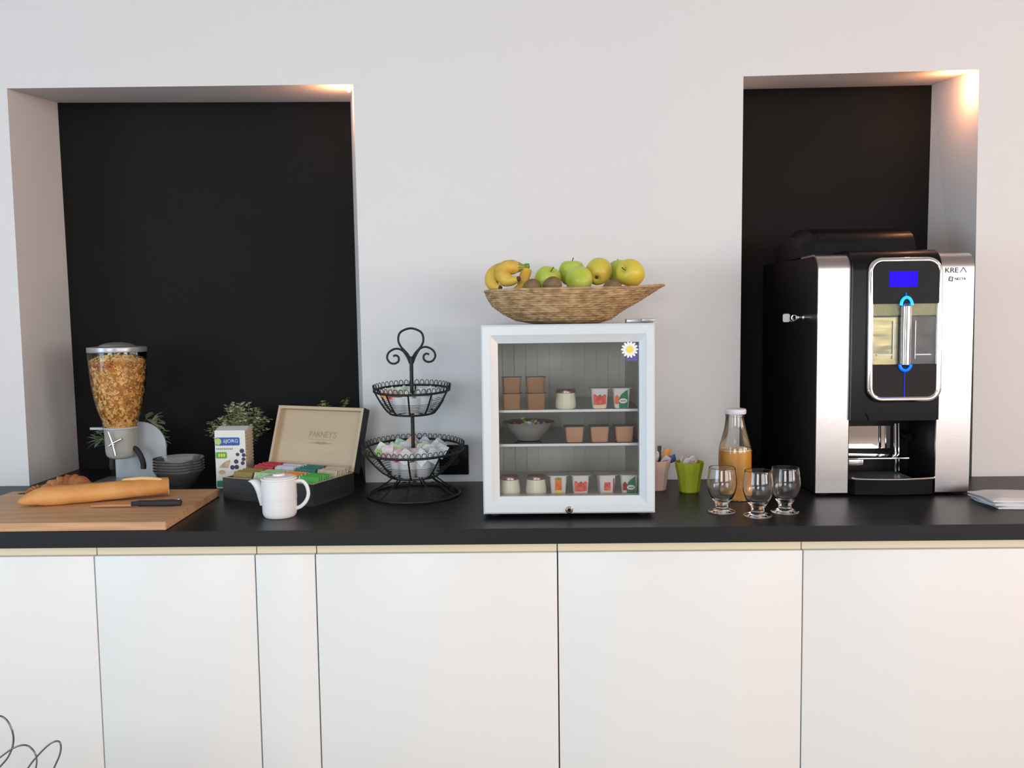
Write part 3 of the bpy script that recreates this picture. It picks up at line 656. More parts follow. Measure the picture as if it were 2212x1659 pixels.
# bean hopper on top
bm = BM(); hpf = []
for k in range(13):
    a = R(180*k/12); hpf.append((.03-.15*math.cos(a), .680+.092*math.sin(a)**.55))
prism(bm, hpf, X(.848), X(1.142), 'X'); obj('bean_hopper', bm, M['gloss_black'], cm, 25)
bm = BM(); A = [bm.verts.new((X(.848), y, z)) for y, z in hpf]; B = [bm.verts.new((X(.818), .03+(y-.03)*.82, .680+(z-.680)*.75)) for y, z in hpf]
for i in range(len(A)-1): bm.faces.new((A[i], A[i+1], B[i+1], B[i]))
bm.faces.new(B); bm.faces.new((A[0], B[0], B[-1], A[-1])); obj('hopper_side', bm, M['black_plastic'], cm, 25)
bm = BM()
hp2 = [(.03+(y-.03)*1.012, .680+(z-.680)*1.012) for y, z in hpf if z > .7]
hp3 = [(.03+(y-.03)*.99, .680+(z-.680)*.99) for y, z in hpf if z > .7]
prism(bm, hp2+hp3[::-1], X(.862), X(.962), 'X'); obj('hopper_lid', bm, M['gloss_black'], cm, 25)
for x in (.84, 1.21):
    for y in (-.23, .25):
        bm = BM(); lathe(bm, [(0, 0), (.016, 0), (.016, .006), (0, .006)], 16, cx=X(x), cy=y); obj('foot', bm, M['dark_rubber'], cm)
# lock on the side with its key (the key can be lifted away)
bm = BM(); tube(bm, [(X(.8121), -.165, .503), (X(.803), -.165, .503)], .0085, 16); obj('side_lock', bm, M['chrome'], cm)
k_ = thing('key', 'small silver key with a white tag hanging in the side lock of the coffee machine', 'key', (.803, -.165, Z0+.503))
bm = BM(); box(bm, -.022, .0, -.0015, .0015, -.004, .004, .001); tube(bm, [Vector((-.026+.008*math.cos(a), 0, -.001+.008*math.sin(a))) for a in [2*PI*i/16 for i in range(16)]], .0016, 6, True); obj('blade', bm, M['chrome'], k_)
bm = BM(); tube(bm, [Vector((-.032+.006*math.cos(a), .006+.004*math.sin(a), -.004+.008*math.sin(a))) for a in [2*PI*i/16 for i in range(16)]], .0008, 6, True); obj('ring', bm, M['chrome'], k_)
bm = BM(); prism(bm, rrect(-.056, -.036, -.013, .011, .005), .009, .011); obj('tag', bm, M['paperwhite'], k_)

# ================================================================== BOTTLE, GLASSES, POTS
bo = thing('juice_bottle', 'glass bottle of orange juice with a white cap behind the drinking glasses', 'bottle', (.578, -.29, Z0))
bp = [(0, .0), (.040, .0), (.044, .004), (.0448, .02), (.0455, .09), (.0455, .125), (.0435, .148), (.0365, .175), (.0305, .200), (.0275, .222), (.0265, .237)]
bm = BM(); slathe(bm, bp, 48, 4); obj('glass_body', bm, M['bottle_glass'], bo, 60)
bm = BM(); slathe(bm, [(0, .002), (.038, .002), (.0425, .006), (.0433, .02), (.044, .09), (.044, .125), (.0432, .136), (.0430, .1365), (0, .1365)], 48, 4); obj('juice', bm, M['juice'], bo, 60)
bm = BM(); lathe(bm, [(0, .1367), (.0425, .1367), (.0421, .1415), (0, .141)], 48); obj('juice_froth', bm, M['foam'], bo)
bm = BM(); lathe(bm, [(.0262, .230), (.0278, .232), (.0278, .236), (.0268, .238)], 48); obj('neck_ring', bm, M['bottle_glass'], bo)
bm = BM(); lathe(bm, [(0, .2385), (.0278, .2385), (.0292, .241), (.0292, .249), (.0275, .2525), (.022, .2535), (0, .252)], 48); obj('cap', bm, M['cap'], bo)
gl = [(0, .0), (.030, .0), (.0345, .0018), (.0340, .0038), (.026, .0068), (.0185, .0105), (.0160, .0160), (.0172, .0225), (.0235, .033), (.0315, .046), (.0368, .063), (.0378, .078), (.0362, .096), (.0336, .1160),
      (.0326, .1165), (.0322, .1155), (.0347, .096), (.0362, .078), (.0352, .064), (.030, .0485), (.0215, .0365), (.010, .031), (0, .030)]
src = None
for x, y, l in ((.5035, -.455, 'short-stemmed drinking glass nearest the fridge, in front of the juice bottle'), (.583, -.505, 'short-stemmed drinking glass standing furthest forward, the middle one'), (.664, -.465, 'short-stemmed drinking glass nearest the coffee machine')):
    if src is None:
        bm = BM(); slathe(bm, gl, 56, 3); src = tag(obj('drinking_glass', bm, M['glass'], None, 60, loc=(x, y, Z0+.0003)), l, 'glass', 'short stemmed drinking glasses')
    else: src2 = src.copy(); C.objects.link(src2); src2.location = (x, y, Z0+.0003); src2['label'] = l
def fluted_pot(name, label, x, y, m, rot=0):
    bm = BM(); f = lambda r, z, a: r*(1-.045*abs(math.sin(a*4))) if z < .066 else r*(1-.02*abs(math.sin(a*4)))
    lathe(bm, [(0, 0), (.026, 0), (.0285, .003), (.0375, .066), (.0392, .0665), (.0425, .088), (.0415, .089), (.0385, .067), (.0275, .006), (0, .005)], 11)
    o = obj(name, bm, m, None, 25, loc=(x, y, Z0)); o.rotation_euler.z = rot; return tag(o, label, 'pot')
fluted_pot('sachet_pot', 'lime green fluted pot of sugar sachets beside the fridge', .470, -.190, M['green_pot'], .2)
fluted_pot('sachet_pot', 'pale pink fluted pot of sachets half hidden behind the fridge', .380, -.155, M['pink_pot'], .1)
def sachet(name, label, cat, group, m, loc, rot, w=.022, h=.045, th=.0025, cl=None):
    bm = BM(); n = 6; vs = {}
    for s in (0, 1):
        for i in range(n+1):
            for j in range(n+1):
                u, v = i/n, j/n; b = (math.sin(PI*u)*math.sin(PI*v))**.5*th*(1 if s else -1)
                if s and (i in (0, n) or j in (0, n)): vs[s, i, j] = vs[0, i, j]; continue
                vs[s, i, j] = bm.verts.new(((u-.5)*w, b, (v-.5)*h))
        for i in range(n):
            for j in range(n): bm.faces.new((vs[s, i, j], vs[s, i+1, j], vs[s, i+1, j+1], vs[s, i, j+1]))
    o = obj(name, bm, m, None, 60, loc=loc); o.rotation_euler = rot; return tag(o, label, cat, group)
def pot_fill(x, y, items, where):
    for k, (c, dx, dy, dz, rx, ry, rz) in enumerate(items):
        nm = c[2:] if c.startswith('s_') else c
        sachet('sugar_sachet', '%s sachet standing in the %s' % (nm, where), 'sachet', '%s sachets in the %s' % (nm, where), M[c], (x+dx, y+dy, Z0+.075+dz), (rx, ry, rz))
pot_fill(.470, -.190, [('s_white', -.012, -.006, .005, .3, .35, .2), ('s_white', .012, -.010, .003, .2, -.4, .5), ('s_rose', -.004, -.016, .000, .35, 1.0, 0), ('s_white', .020, .006, .004, 0, .2, 1), ('s_white', -.018, .010, .006, .1, -.2, .8), ('s_beige', .004, .012, .010, -.3, .1, .1), ('s_white', .0, .0, .012, .1, .9, .4)], 'green pot')
pot_fill(.380, -.155, [('s_white', .020, -.012, .008, .3, .6, .2), ('s_rose', .012, -.020, .000, .2, 1.2, 0), ('s_orange', .030, .004, .024, 0, .2, .2), ('s_blue', .036, -.006, .014, .1, 1.3, .4), ('s_white', .006, .006, .020, .1, .3, .3), ('s_white', -.012, -.01, .01, .2, -.2, 0)], 'pink pot')
bm = BM(); box(bm, -.006, .006, -.001, .001, -.055, .035, .0005); o = obj('stirrer', bm, M['s_black'], None, 0, loc=(.3885, -.150, Z0+.095)); o.rotation_euler = (.05, .02, 0); tag(o, 'black stirring stick standing up in the pale pink pot', 'stirrer')

# ================================================================== JUG
jg = thing('milk_jug', 'white ceramic lidded jug with spout and curved handle in front of the tea box', 'jug', (-.6535, -.455, Z0))
bm = BM(); slathe(bm, [(0, .001), (.034, .0), (.0405, .003), (.0435, .010), (.0445, .022), (.0448, .060), (.0450, .094), (.0448, .0965), (.0445, .0985), (.0425, .0985), (.0425, .096), (.0425, .030), (.0, .006)], 56, 3); obj('body', bm, M['ceramic'], jg, 60)
bm = BM(); slathe(bm, [(0, .0992), (.0440, .0992), (.0462, .0998), (.0465, .1018), (.0450, .1036), (.0420, .1044), (.0400, .1044), (.0390, .1060), (.030, .1085), (.016, .1092), (.0155, .1120), (.013, .1135), (0, .1138)], 48, 2); obj('lid', bm, M['ceramic'], jg, 60)
bm = BM(); N = 14
secs = [((-.044, .030), .003, .004), ((-.048, .052), .010, .010), ((-.052, .072), .013, .014), ((-.058, .086), .014, .013), ((-.066, .094), .012, .0085), ((-.074, .0965), .009, .0050)]
rings = []
for (x, z), ry, rz in secs:
    rings.append([bm.verts.new((x+.010*math.cos(2*PI*k/N)*(.8), ry*math.sin(2*PI*k/N), z+rz*math.cos(2*PI*k/N)*(.55))) for k in range(N)])
for A, B in zip(rings, rings[1:]):
    for k in range(N): bm.faces.new((A[k], A[(k+1) % N], B[(k+1) % N], B[k]))
bm.faces.new(rings[0][::-1]); bm.faces.new(rings[-1]); obj('spout', bm, M['ceramic'], jg, 70)
bm = BM(); tube(bm, catmull([(.042, 0, .091), (.052, 0, .0935), (.064, 0, .091), (.0735, 0, .078), (.0765, 0, .058), (.070, 0, .040), (.056, 0, .026), (.043, 0, .021)], 6), .0046, 10, flat=1.25); obj('handle', bm, M['ceramic'], jg, 60)
bm = None

# ================================================================== TEA BOX
FRc = Vector((-.591, -.348, 0)); D1 = Vector((-.923, .384, 0)).normalized(); D2 = Vector((.384, .923, 0)).normalized()
ang = math.atan2(-D1.y, -D1.x)                       # local +x runs along the front edge towards the front right corner
tb_ = thing('tea_box', 'open black wooden tea box with a pale wood lid, standing behind the jug', 'box', FRc+D1*.16+D2*.0975+Vector((0, 0, Z0)), ang)
L_, Wd, Hh, T = .160, .0975, .062, .008
bm = BM(); box(bm, -L_, L_, -Wd, -Wd+T, 0, Hh); box(bm, -L_, L_, Wd-T, Wd, 0, Hh); box(bm, -L_, -L_+T, -Wd+T, Wd-T, 0, Hh); box(bm, L_-T, L_, -Wd+T, Wd-T, 0, Hh); box(bm, -L_+T, L_-T, -Wd+T, Wd-T, 0, .005)
obj('tray', bm, M['boxblack'], tb_, 0)
bm = BM(); e = .0006
for a in ((-L_+e, L_-e, -Wd+e, -Wd+T-e), (-L_+e, L_-e, Wd-T+e, Wd-e), (-L_+e, -L_+T-e, -Wd+T, Wd-T), (L_-T+e, L_-e, -Wd+T, Wd-T)): box(bm, *a, Hh, Hh+.0008)
obj('rim', bm, M['lidwood'], tb_, 0)
bm = BM()
for x in (-.080, 0, .080): box(bm, x-.0015, x+.0015, -Wd+T, Wd-T, .005, .05)
box(bm, -L_+T, L_-T, -.0015, .0015, .005, .05); obj('divider', bm, M['lidwood'], tb_, 0)
tilt = R(-19)
ML = Matrix.Translation((0, Wd+.001, Hh+.001)) @ Matrix.Rotation(tilt, 4, 'X')
def lidobj(name, bm, m, parent=None):
    bmesh.ops.transform(bm, matrix=ML, verts=bm.verts); return obj(name, bm, m, parent or tb_, 0)
H2, dp = .196, .030
bm = BM(); box(bm, -L_, L_, dp-.006, dp, 0, H2); 
box(bm, -L_, -L_+.001, 0, dp-.006, 0, H2); box(bm, L_-.001, L_, 0, dp-.006, 0, H2); box(bm, -L_+.001, L_-.001, 0, dp-.006, H2-.001, H2); box(bm, -L_+.001, L_-.001, 0, dp-.006, 0, .001)
ld = lidobj('lid', bm, M['boxblack'])
bm = BM(); box(bm, -L_+.001, -L_+.010, -.0005, dp-.007, .001, H2-.001); box(bm, L_-.010, L_-.001, -.0005, dp-.007, .001, H2-.001); box(bm, -L_+.010, L_-.010, -.0005, dp-.007, H2-.010, H2-.001); box(bm, -L_+.010, L_-.010, -.0005, dp-.007, .001, .010)
box(bm, -L_+.010, L_-.010, dp-.010, dp-.007, .010, H2-.010); lidobj('lid_lining', bm, M['lidwood'], ld)
RM = ML.to_3x3()
def lidtext(s, h, w_, x, z): return text('stamped_lettering', s, h, M['stamp'], ld, ML @ Vector((x, dp-.0104, z)), w_, RM.to_4x4() @ Matrix.Rotation(R(90), 4, 'X'))
lidtext("PARNEY'S", .020, .100, .012, .112)
bm = BM(); box(bm, -.038, .058, dp-.0105, dp-.0099, .0950, .0960); prism(bm, [(-.036, .084), (-.010, .0865), (-.002, .090), (.010, .0865), (.022, .090), (.030, .0865), (.056, .084), (.030, .0825), (.010, .0805), (-.010, .0825)], dp-.0105, dp-.0099); lidobj('stamped_ornament', bm, M['stamp'], ld)
cells = [('s_gold', 'gold', 0, 0), ('s_mint', 'pale green', 1, 0), ('s_orange', 'orange', 2, 0), ('s_green', 'bright green', 3, 0), ('s_red', 'red', 0, 1), ('s_lilac', 'lilac white', 1, 1), ('s_teal', 'dark teal', 2, 1), ('s_beige', 'beige', 3, 1)]
MW = Matrix.LocRotScale(tb_.location, tb_.rotation_euler, None)
for c, nm, u, v in cells:
    for k in range(7):
        x = -.116+u*.0775+random.uniform(-.001, .001); y = -Wd+.0275+v*.089+k*.0093
        lift = .003 if v == 0 else .007
        p = MW @ Vector((x, y, .0425+lift+random.uniform(-.001, .002)))
        bm = BM(); box(bm, -.034, .034, -.0024, .0024, -.032, .032, .0018, 1); box(bm, -.0335, -.030, -.0027, .0027, -.031, .031, mi=1)
        o = obj('tea_sachet', bm, [M[c], M['s_white'] if k % 2 or nm in ('bright green', 'pale green') else M[c]], None, 30, loc=p)
        o.rotation_euler = (Matrix.Rotation(ang, 3, 'Z') @ Matrix.Rotation(R(-24+random.uniform(-2, 2)+k*.5), 3, 'X')).to_euler()
        tag(o, '%s tea sachet filed in the %s row of the open tea box' % (nm, 'front' if v == 0 else 'back'), 'tea sachet', nm+' tea sachets in the tea box')

# ================================================================== RICE CAKE PACKAGE
pk = thing('rice_cake_package', 'tall packet of rice cakes with blue, green and blueberry print beside the tea box', 'packet', (-.916, -.024, Z0))
bm = BM()
for k in range(17): 
    z = .006+k*.0102; lathe(bm, [(0, z), (.040, z), (.0445, z+.002), (.0455, z+.005), (.0445, z+.008), (.040, z+.0098), (0, z+.0098)], 40, fn=lambda r, zz, a: min(r*1.28, .0455/max(abs(math.cos(a)), abs(math.sin(a)))*(1 if r > .03 else .9)) if r > .03 else r)
obj('cake_stack', bm, M['cake'], pk, 30)
bm = BM(); prism(bm, rrect(-.047, .047, .0, .180, .004, 3), -.0475, -.0462); prism(bm, [(-.047, .174), (.047, .174), (.043, .187), (-.043, .187)], -.046, .046) if False else None
box(bm, -.0475, -.0465, -.0462, .046, .002, .178); obj('printed_front', bm, M['film'], pk, 0)
bm = BM(); prism(bm, [(-.046, .178), (-.006, .188), (.006, .188), (.046, .178)], -.047, .047, 'X'); obj('folded_top', bm, M['paperwhite'], pk, 0)
def pp(nm, polyg, m, d=0):
    bm = BM(); prism(bm, polyg, -.0480-d, -.0475); return obj(nm, bm, m, pk, 0)
pp('name_panel', rrect(-.0455, .030, .133, .158, .004, 3), M['blue_print']); pp('round_emblem', disc(-.037, .1455, .0105, 20), M['lime_print'], .0004)
text('name_lettering', 'BJORG', .014, M['white_print'], pk, (.002, -.0482, .1455), .046, bold=.008)
text('small_lettering', 'RIZ MYRTILLE', .005, M['grey_print'], pk, (-.014, -.0477, .124), .052) if False else None
bm = BM()
for k in range(9): box(bm, -.043+k*.0058, -.0394+k*.0058, -.0479, -.0475, .1195, .1255)
obj('small_lettering', bm, M['grey_print'], pk, 0)
pp('green_panel', rrect(-.0455, -.011, .093, .113, .003, 3), M['green_label'])
bm = BM()
for a, b in ((-.037, .0), (-.029, 0), (-.022, 0)): prism(bm, rrect(a, a+.005, .0985, .1075, .001, 2), -.0485, -.0481)
obj('panel_lettering', bm, M['yellow'], pk, 0)
bm = BM()
for k, (x, z, r) in enumerate(((.036, .116, .007), (.022, .105, .0055), (.041, .103, .006), (.040, .090, .006), (.017, .083, .007), (.037, .078, .006), (.005, .065, .007), (.018, .066, .007))): prism(bm, disc(x, z, r, 16), -.0482-.00003*k, -.0475)
obj('berry_print', bm, M['berry'], pk, 0)
bm = BM()
for k in range(7): prism(bm, [(-.037+k*.004, .066), (-.033+k*.0042, .063), (-.016+k*.0025, .080+k*.001), (-.019+k*.0025, .083+k*.001)], -.0481-.00003*k, -.0475)
prism(bm, disc(-.028, .050, .010, 14, .007), -.0482, -.0475); obj('oat_print', bm, M['oat'], pk, 0)
pp('base_panel', rrect(-.045, .045, .004, .024, .003, 3), M['print_green'])

# ================================================================== PLANTS
def leaf(bm, base, d, l, w_, fold=.25):
    d = d.normalized(); s = d.cross(Vector((0, 0, 1))); s = s.normalized() if s.length > .05 else Vector((1, 0, 0)); n = s.cross(d)
    rows = [(0, .05), (.25, .75), (.55, 1), (.8, .7), (1, .04)]; prev = None
    for t, ww in rows:
        c = base+d*l*t-Vector((0, 0, 1))*l*.18*t*t; r = [bm.verts.new(c-s*w_*ww+n*w_*fold*ww), bm.verts.new(c), bm.verts.new(c+s*w_*ww+n*w_*fold*ww)]
        if prev: bm.faces.new((prev[0], prev[1], r[1], r[0])); bm.faces.new((prev[1], prev[2], r[2], r[1]))
        prev = r
def plant(label, loc, stems, m, potr, poth, leaves, size, crown):
    t = thing('potted_plant', label, 'plant', loc)
    bm = BM(); lathe(bm, [(0, 0), (potr*.75, 0), (potr*.8, .003), (potr, poth), (potr*.93, poth), (potr*.9, poth-.012), (0, poth-.012)], 32); pt_ = obj('pot', bm, M['pot'], t)
    bm = BM(); lathe(bm, [(0, poth-.011), (potr*.88, poth-.0115), (potr*.88, poth-.018), (0, poth-.018)], 24); obj('soil', bm, M['soil'], pt_)
    fb = BM(); sb = BM()
    for k in range(stems):
        a = random.uniform(0, 2*PI); rr = crown[0]*math.sqrt(random.random()); top = Vector((rr*math.cos(a), rr*math.sin(a), poth+(crown[1])*(random.uniform(.45, 1))*(1-.45*(rr/crown[0])**2)))
        b0 = Vector((top.x*.25, top.y*.25, poth-.015)); c = catmull([b0, b0.lerp(top, .5)+Vector((0, 0, .015)), top], 5)
        tube(sb, c, .0009, 4)
        for j in range(leaves):
            i = int(len(c)*(.35+.65*j/leaves)); i = min(i, len(c)-1); a2 = j*2.4+k
            leaf(fb, c[i]+Vector((math.cos(a2), math.sin(a2), .3))*size*.15, Vector((math.cos(a2), math.sin(a2), random.uniform(-.2, .7))), size*random.uniform(.7, 1.1), size*.48)
    obj('stems', sb, M['stem'], t); obj('foliage', fb, m, t, 60)
    return t
plant('bushy small-leaved green plant behind the rice cake packet', (-.955, .135, Z0), 120, M['leaf'], .045, .09, 16, .0135, (.100, .165))
plant('yellow-green plant whose tips show above the tea box lid', (-.648, .155, Z0), 34, M['leaf3'], .042, .10, 11, .016, (.062, .200))
t = plant('broad-leaved plant half hidden behind the cereal dispenser', (-1.375, .190, Z0), 9, M['leaf2'], .050, .09, 6, .045, (.05, .08))
fb = BM(); sb = BM(); org = Vector((-1.375, .190, Z0))
for ex, ey, yy in ((232, 935, .12), (224, 945, .14), (215, 952, .12), (228, 962, .15), (322, 928, .16), (330, 915, .16), (338, 935, .17), (326, 905, .18), (340, 950, .15), (316, 905, .15)):
    c = at(ex, ey, yy)-org; b0 = Vector((c.x*.3, c.y*.3, .08)); tube(sb, catmull([b0, b0.lerp(c, .5)+Vector((0, 0, .01)), c], 4), .0012, 5)
    sx = -1 if ex < 280 else 1
    for j in range(5): leaf(fb, c, Vector((sx*random.uniform(.3, 1), random.uniform(-.5, .3), random.uniform(-.5, .9))), random.uniform(.034, .050), .0120)
obj('side_stems', sb, M['stem'], t); obj('side_leaves', fb, M['leaf2'], t, 60)

# ================================================================== CEREAL DISPENSER
ds = thing('cereal_dispenser', 'tall clear cereal dispenser full of corn flakes at the left end of the worktop', 'dispenser', (-1.312, .05, Z0))
bm = BM(); slathe(bm, [(.048, .182), (.052, .195), (.066, .235), (.076, .280), (.083, .335), (.0868, .395), (.0875, .428)], 56, 4); obj('container', bm, M['clear'], ds, 60)
bm = BM(); slathe(bm, [(.0, .442), (.045, .441), (.084, .438), (.0885, .436), (.0890, .430), (.0885, .422), (.0865, .421)], 56, 3); slathe(bm, [(.060, .4375), (.050, .444), (.035, .4495), (.015, .4525), (0, .453)], 40, 3); obj('lid', bm, M['silver'], ds, 50)
fb = BM(); prof = [(.0, .176), (.040, .180), (.047, .195), (.060, .235), (.070, .280), (.077, .335), (.080, .385), (.074, .392), (.045, .402), (0, .406)]
slathe(fb, prof, 60, 4, fn=lambda r, z, a: r*.975, mi=1)
pc = catmull([(a, b, 0) for a, b in prof], 6)
def flake(bm, c, n, s):
    u = n.orthogonal().normalized(); u = Matrix.Rotation(random.uniform(0, 6.28), 3, n) @ u; v = n.cross(u); k = 7; cen = bm.verts.new(c-n*s*.22)
    rim = [bm.verts.new(c+(u*math.cos(2*PI*i/k)+v*math.sin(2*PI*i/k)*.75)*s*random.uniform(.8, 1.15)+n*s*random.uniform(-.1, .35)) for i in range(k)]
    for i in range(k): bm.faces.new((cen, rim[i], rim[(i+1) % k]))
for k in range(2600):
    q = pc[random.randrange(4, len(pc)-1)] if k % 4 else pc[random.randrange(len(pc)*7//10, len(pc)-1)]; z = q.y+random.uniform(-.007, .007); a = random.uniform(0, 2*PI); r = q.x*.985
    n = (Vector((math.cos(a), math.sin(a), -.2 if z < .38 else 1))+Vector((random.uniform(-.6, .6), random.uniform(-.6, .6), random.uniform(-.6, .6)))).normalized()
    flake(fb, Vector((r*math.cos(a), r*math.sin(a), min(z, .408))), n, random.uniform(.0065, .0095))
o = obj('cereal', fb, [M['cereal'], M['cereal_gap_shade']], ds, 30); o['kind'] = 'stuff'
fb = BM()
for k in range(60):
    a = R(random.uniform(205, 285)); flake(fb, Vector((.0795*math.cos(a), .0795*math.sin(a), random.uniform(.378, .388))), Vector((math.cos(a), math.sin(a), .3)).normalized(), .0055)
o = obj('reddish_streak', fb, M['streak_red'], ds, 30); o['kind'] = 'stuff'  # reddish streak near the top of the cereal, built from small pieces
bm = BM(); slathe(bm, [(0, .078), (.030, .079), (.043, .086), (.048, .100), (.049, .130), (.0500, .178), (.0475, .180), (.046, .178)], 48, 3); obj('valve_housing', bm, M['valve'], ds, 50)
bm = BM(); tube(bm, [Vector((.0515*math.cos(a), .0515*math.sin(a), .178)) for a in [2*PI*k/40 for k in range(40)]], .0035, 8, True); prism(bm, [(-.048, -.01), (-.098, -.005), (-.102, .002), (-.098, .008), (-.048, .012)], .172, .179, 'Z'); obj('collar', bm, M['frost'], ds)
# bracket plate with an arched top, bent foot
bm = BM(); pl = [(-.048, .006), (.122, .006), (.122, .110)]+[(.037+.085*math.cos(R(a)), .110+.080*math.sin(R(a))) for a in range(8, 180, 8)]+[(-.048, .110)]
prism(bm, pl, .050, .056); obj('bracket_plate', bm, M['frost'], ds, 30)
bm = BM(); box(bm, -.085, .105, -.11, .075, 0, .006, .002); prism(bm, rrect(-.03, .09, -.095, .045, .02), .006, .0085, 'Z'); obj('base_plate', bm, M['silver'], ds)
bm = BM(); tube(bm, catmull([(.046, -.01, .112), (.060, -.02, .105), (.076, -.03, .085), (.082, -.03, .062), (.081, -.03, .048)], 6), .0085, 10); obj('black_arm', bm, M['dark_rubber'], ds)
bm = BM(); tube(bm, catmull([(-.020, -.02, .082), (-.020, -.03, .065), (-.018, -.03, .047)], 5), .0085, 10); obj('black_arm', bm, M['dark_rubber'], ds)
bm = BM()
c0 = at(243, 958, -.012)-Vector((-1.312, .05, Z0))
tube(bm, [at(234, 933, -.012)-Vector((-1.312, .05, Z0)), c0, at(249, 984, -.012)-Vector((-1.312, .05, Z0))], .0042, 10)
tube(bm, [at(236, 964, -.012)-Vector((-1.312, .05, Z0)), c0, at(264, 948, -.012)-Vector((-1.312, .05, Z0))], .0036, 10); tube(bm, [c0, c0+Vector((0, .02, 0))], .006, 10)
obj('turning_knob', bm, M['chrome'], ds)

# ================================================================== GLASS BOWLS
bprof = [(0, .0), (.032, .0), (.036, .002), (.050, .018), (.064, .036), (.0735, .050), (.0765, .056), (.0752, .0568), (.0720, .0505), (.0620, .037), (.048, .020), (.034, .0045), (0, .003)]
src = None; names = ['bottom glass bowl of the nested stack', 'second glass bowl up in the nested stack', 'middle glass bowl of the nested stack', 'fourth glass bowl up in the nested stack', 'topmost glass bowl of the nested stack']
for k in range(5):
    l = names[k]+' behind the cutting board'; loc = (-1.088, -.045, Z0+.0005+k*.0088)
    if src is None: bm = BM(); slathe(bm, bprof, 56, 3); src = tag(obj('glass_bowl', bm, thin_glass('bowl_glass', (.985, .99, .99), 2.4, .05, .11), None, 60, loc=loc), l, 'bowl', 'nested glass bowls')  # diffuse white mixed into the glass imitates light refracted through the bowls
    else: q = src.copy(); C.objects.link(q); q.location = loc; q['label'] = l

# ================================================================== CUTTING BOARD, BREAD, KNIFE
cb = thing('cutting_board', 'thick pale beech cutting board at the left front of the worktop', 'cutting board', (-1.2, -.4, Z0))
bm = BM(); n = 14
out = [(.307, -.200), (.290, .212), (-.322, .204), (-.318, -.205)]
# board outline with a finger slot near the back left corner
prism(bm, out, .001, .0215, 'Z'); bmesh.ops.bevel(bm, geom=[e for e in bm.edges], offset=.002, segments=2, affect='EDGES'); obj('board', bm, M['beech'], cb, 30)
bm = BM(); prism(bm, rrect(-.285, -.205, .158, .182, .0115), .0216, .0219, 'Z'); obj('finger_slot', bm, M['brown'], cb, 0)
ZB = Z0+.0217
A_ = Vector((-1.374, -.415, ZB)); B_ = Vector((-1.020, -.285, ZB+.002)); dr_ = (B_-A_); Lb = dr_.length; ang_b = math.atan2(dr_.y, dr_.x)
bg_ = thing('baguette', 'golden baguette with one cut end lying across the cutting board', 'bread', A_, ang_b)
bm = BM(); NS, NR = 60, 28; rings = []
for i in range(NS+1):
    s = i/NS; r = .033*min(1, (s*5.5+.02)**.55)*(1-.14*s)*(1+.02*math.sin(s*30))
    if s > .97: r *= 1-(s-.97)*1.2
    cz = .026+.010*max(0, s-.4)
    ring = []
    for k in range(NR):
        a = 2*PI*k/NR; y = r*1.05*math.cos(a); z = r*.86*math.sin(a)
        z = max(z, -.72*r)
        ring.append(bm.verts.new((s*Lb, y, cz*min(1, .62+s*3)+z+.0003*math.sin(k*3+i))))
    rings.append(ring)
zmin = min(v.co.z for v in bm.verts)
for v in bm.verts: v.co.z -= zmin*1.0
for A, B in zip(rings, rings[1:]):
    for k in range(NR): bm.faces.new((A[k], A[(k+1) % NR], B[(k+1) % NR], B[k]))
bm.faces.new(rings[0][::-1]); bm.faces.new(rings[-1]); obj('crust', bm, M['crust'], bg_, 60)
bm = BM(); c = rings = None
tube(bm, [(Lb-.001, 0, .027), (Lb+.0012, 0, .027)], [.0235, .022], 20, flat=1); obj('cut_end', bm, M['crumb'], bg_)
bm = BM()
for s0, s1 in ((.68, .96),):
    c = catmull([(s0*Lb, .010, .052), ((s0+s1)/2*Lb, -.002, .0565), (s1*Lb, -.014, .0510)], 6); tube(bm, c, [.002]+[.0052]*(len(c)-2)+[.002], 8, flat=.6)
obj('scored_crumb', bm, mat('torn_crust', (.74, .50, .22), .7, bump=(90, .5)), bg_, 60)
def croissant(label, x, y, rot, s):
    bm = BM(); N = 64; rings = []; nr = 20
    for i in range(N+1):
        t = i/N; a = R(200-220*t); c = Vector((.045*math.cos(a), .034*math.sin(a)-.02, 0)); r = .0235*math.sin(PI*(.06+.88*t))**.8
        seg = (t*9) % 1; r *= 1+.17*(1-seg)
        tg = Vector((.045*math.sin(a), -.034*math.cos(a), 0)).normalized(); nn = tg.cross(Vector((0, 0, 1)))
        rings.append([bm.verts.new(c+nn*r*math.cos(2*PI*k/nr)+Vector((0, 0, 1))*(r*1.05*max(math.sin(2*PI*k/nr), -.75)+r*.75)) for k in range(nr)])
    for A, B in zip(rings, rings[1:]):
        for k in range(nr): bm.faces.new((A[k], A[(k+1) % nr], B[(k+1) % nr], B[k]))
    bm.faces.new(rings[0][::-1]); bm.faces.new(rings[-1]); bmesh.ops.scale(bm, vec=(s, s, s), verts=bm.verts)
    o = obj('croissant', bm, M['croissant'], None, 50, loc=(x, y, ZB)); o.rotation_euler.z = rot; return tag(o, label, 'croissant', 'croissants behind the baguette')
croissant('large ridged brown croissant peeking over the baguette near its pointed end', -1.318, -.268, .1, 1.22)
croissant('flatter croissant lying behind the middle of the baguette', -1.195, -.245, 2.8, .78)
croissant('small croissant whose tip shows left of the large one', -1.405, -.258, .6, .62)
kn = thing('bread_knife', 'knife with a black handle lying partly under the baguette on the board', 'knife', (-1.06, -.425, ZB+.0005), R(3))
bm = BM(); tube(bm, catmull([(.0, .0, .008), (.02, 0, .0085), (.07, 0, .0085), (.115, .0, .0085), (.132, 0, .008)], 5), [.0065]*5+[.0085]*5+[.0095]*5+[.0085]*5+[.004], 12, flat=.9); obj('handle', bm, M['dark_rubber'], kn, 60)
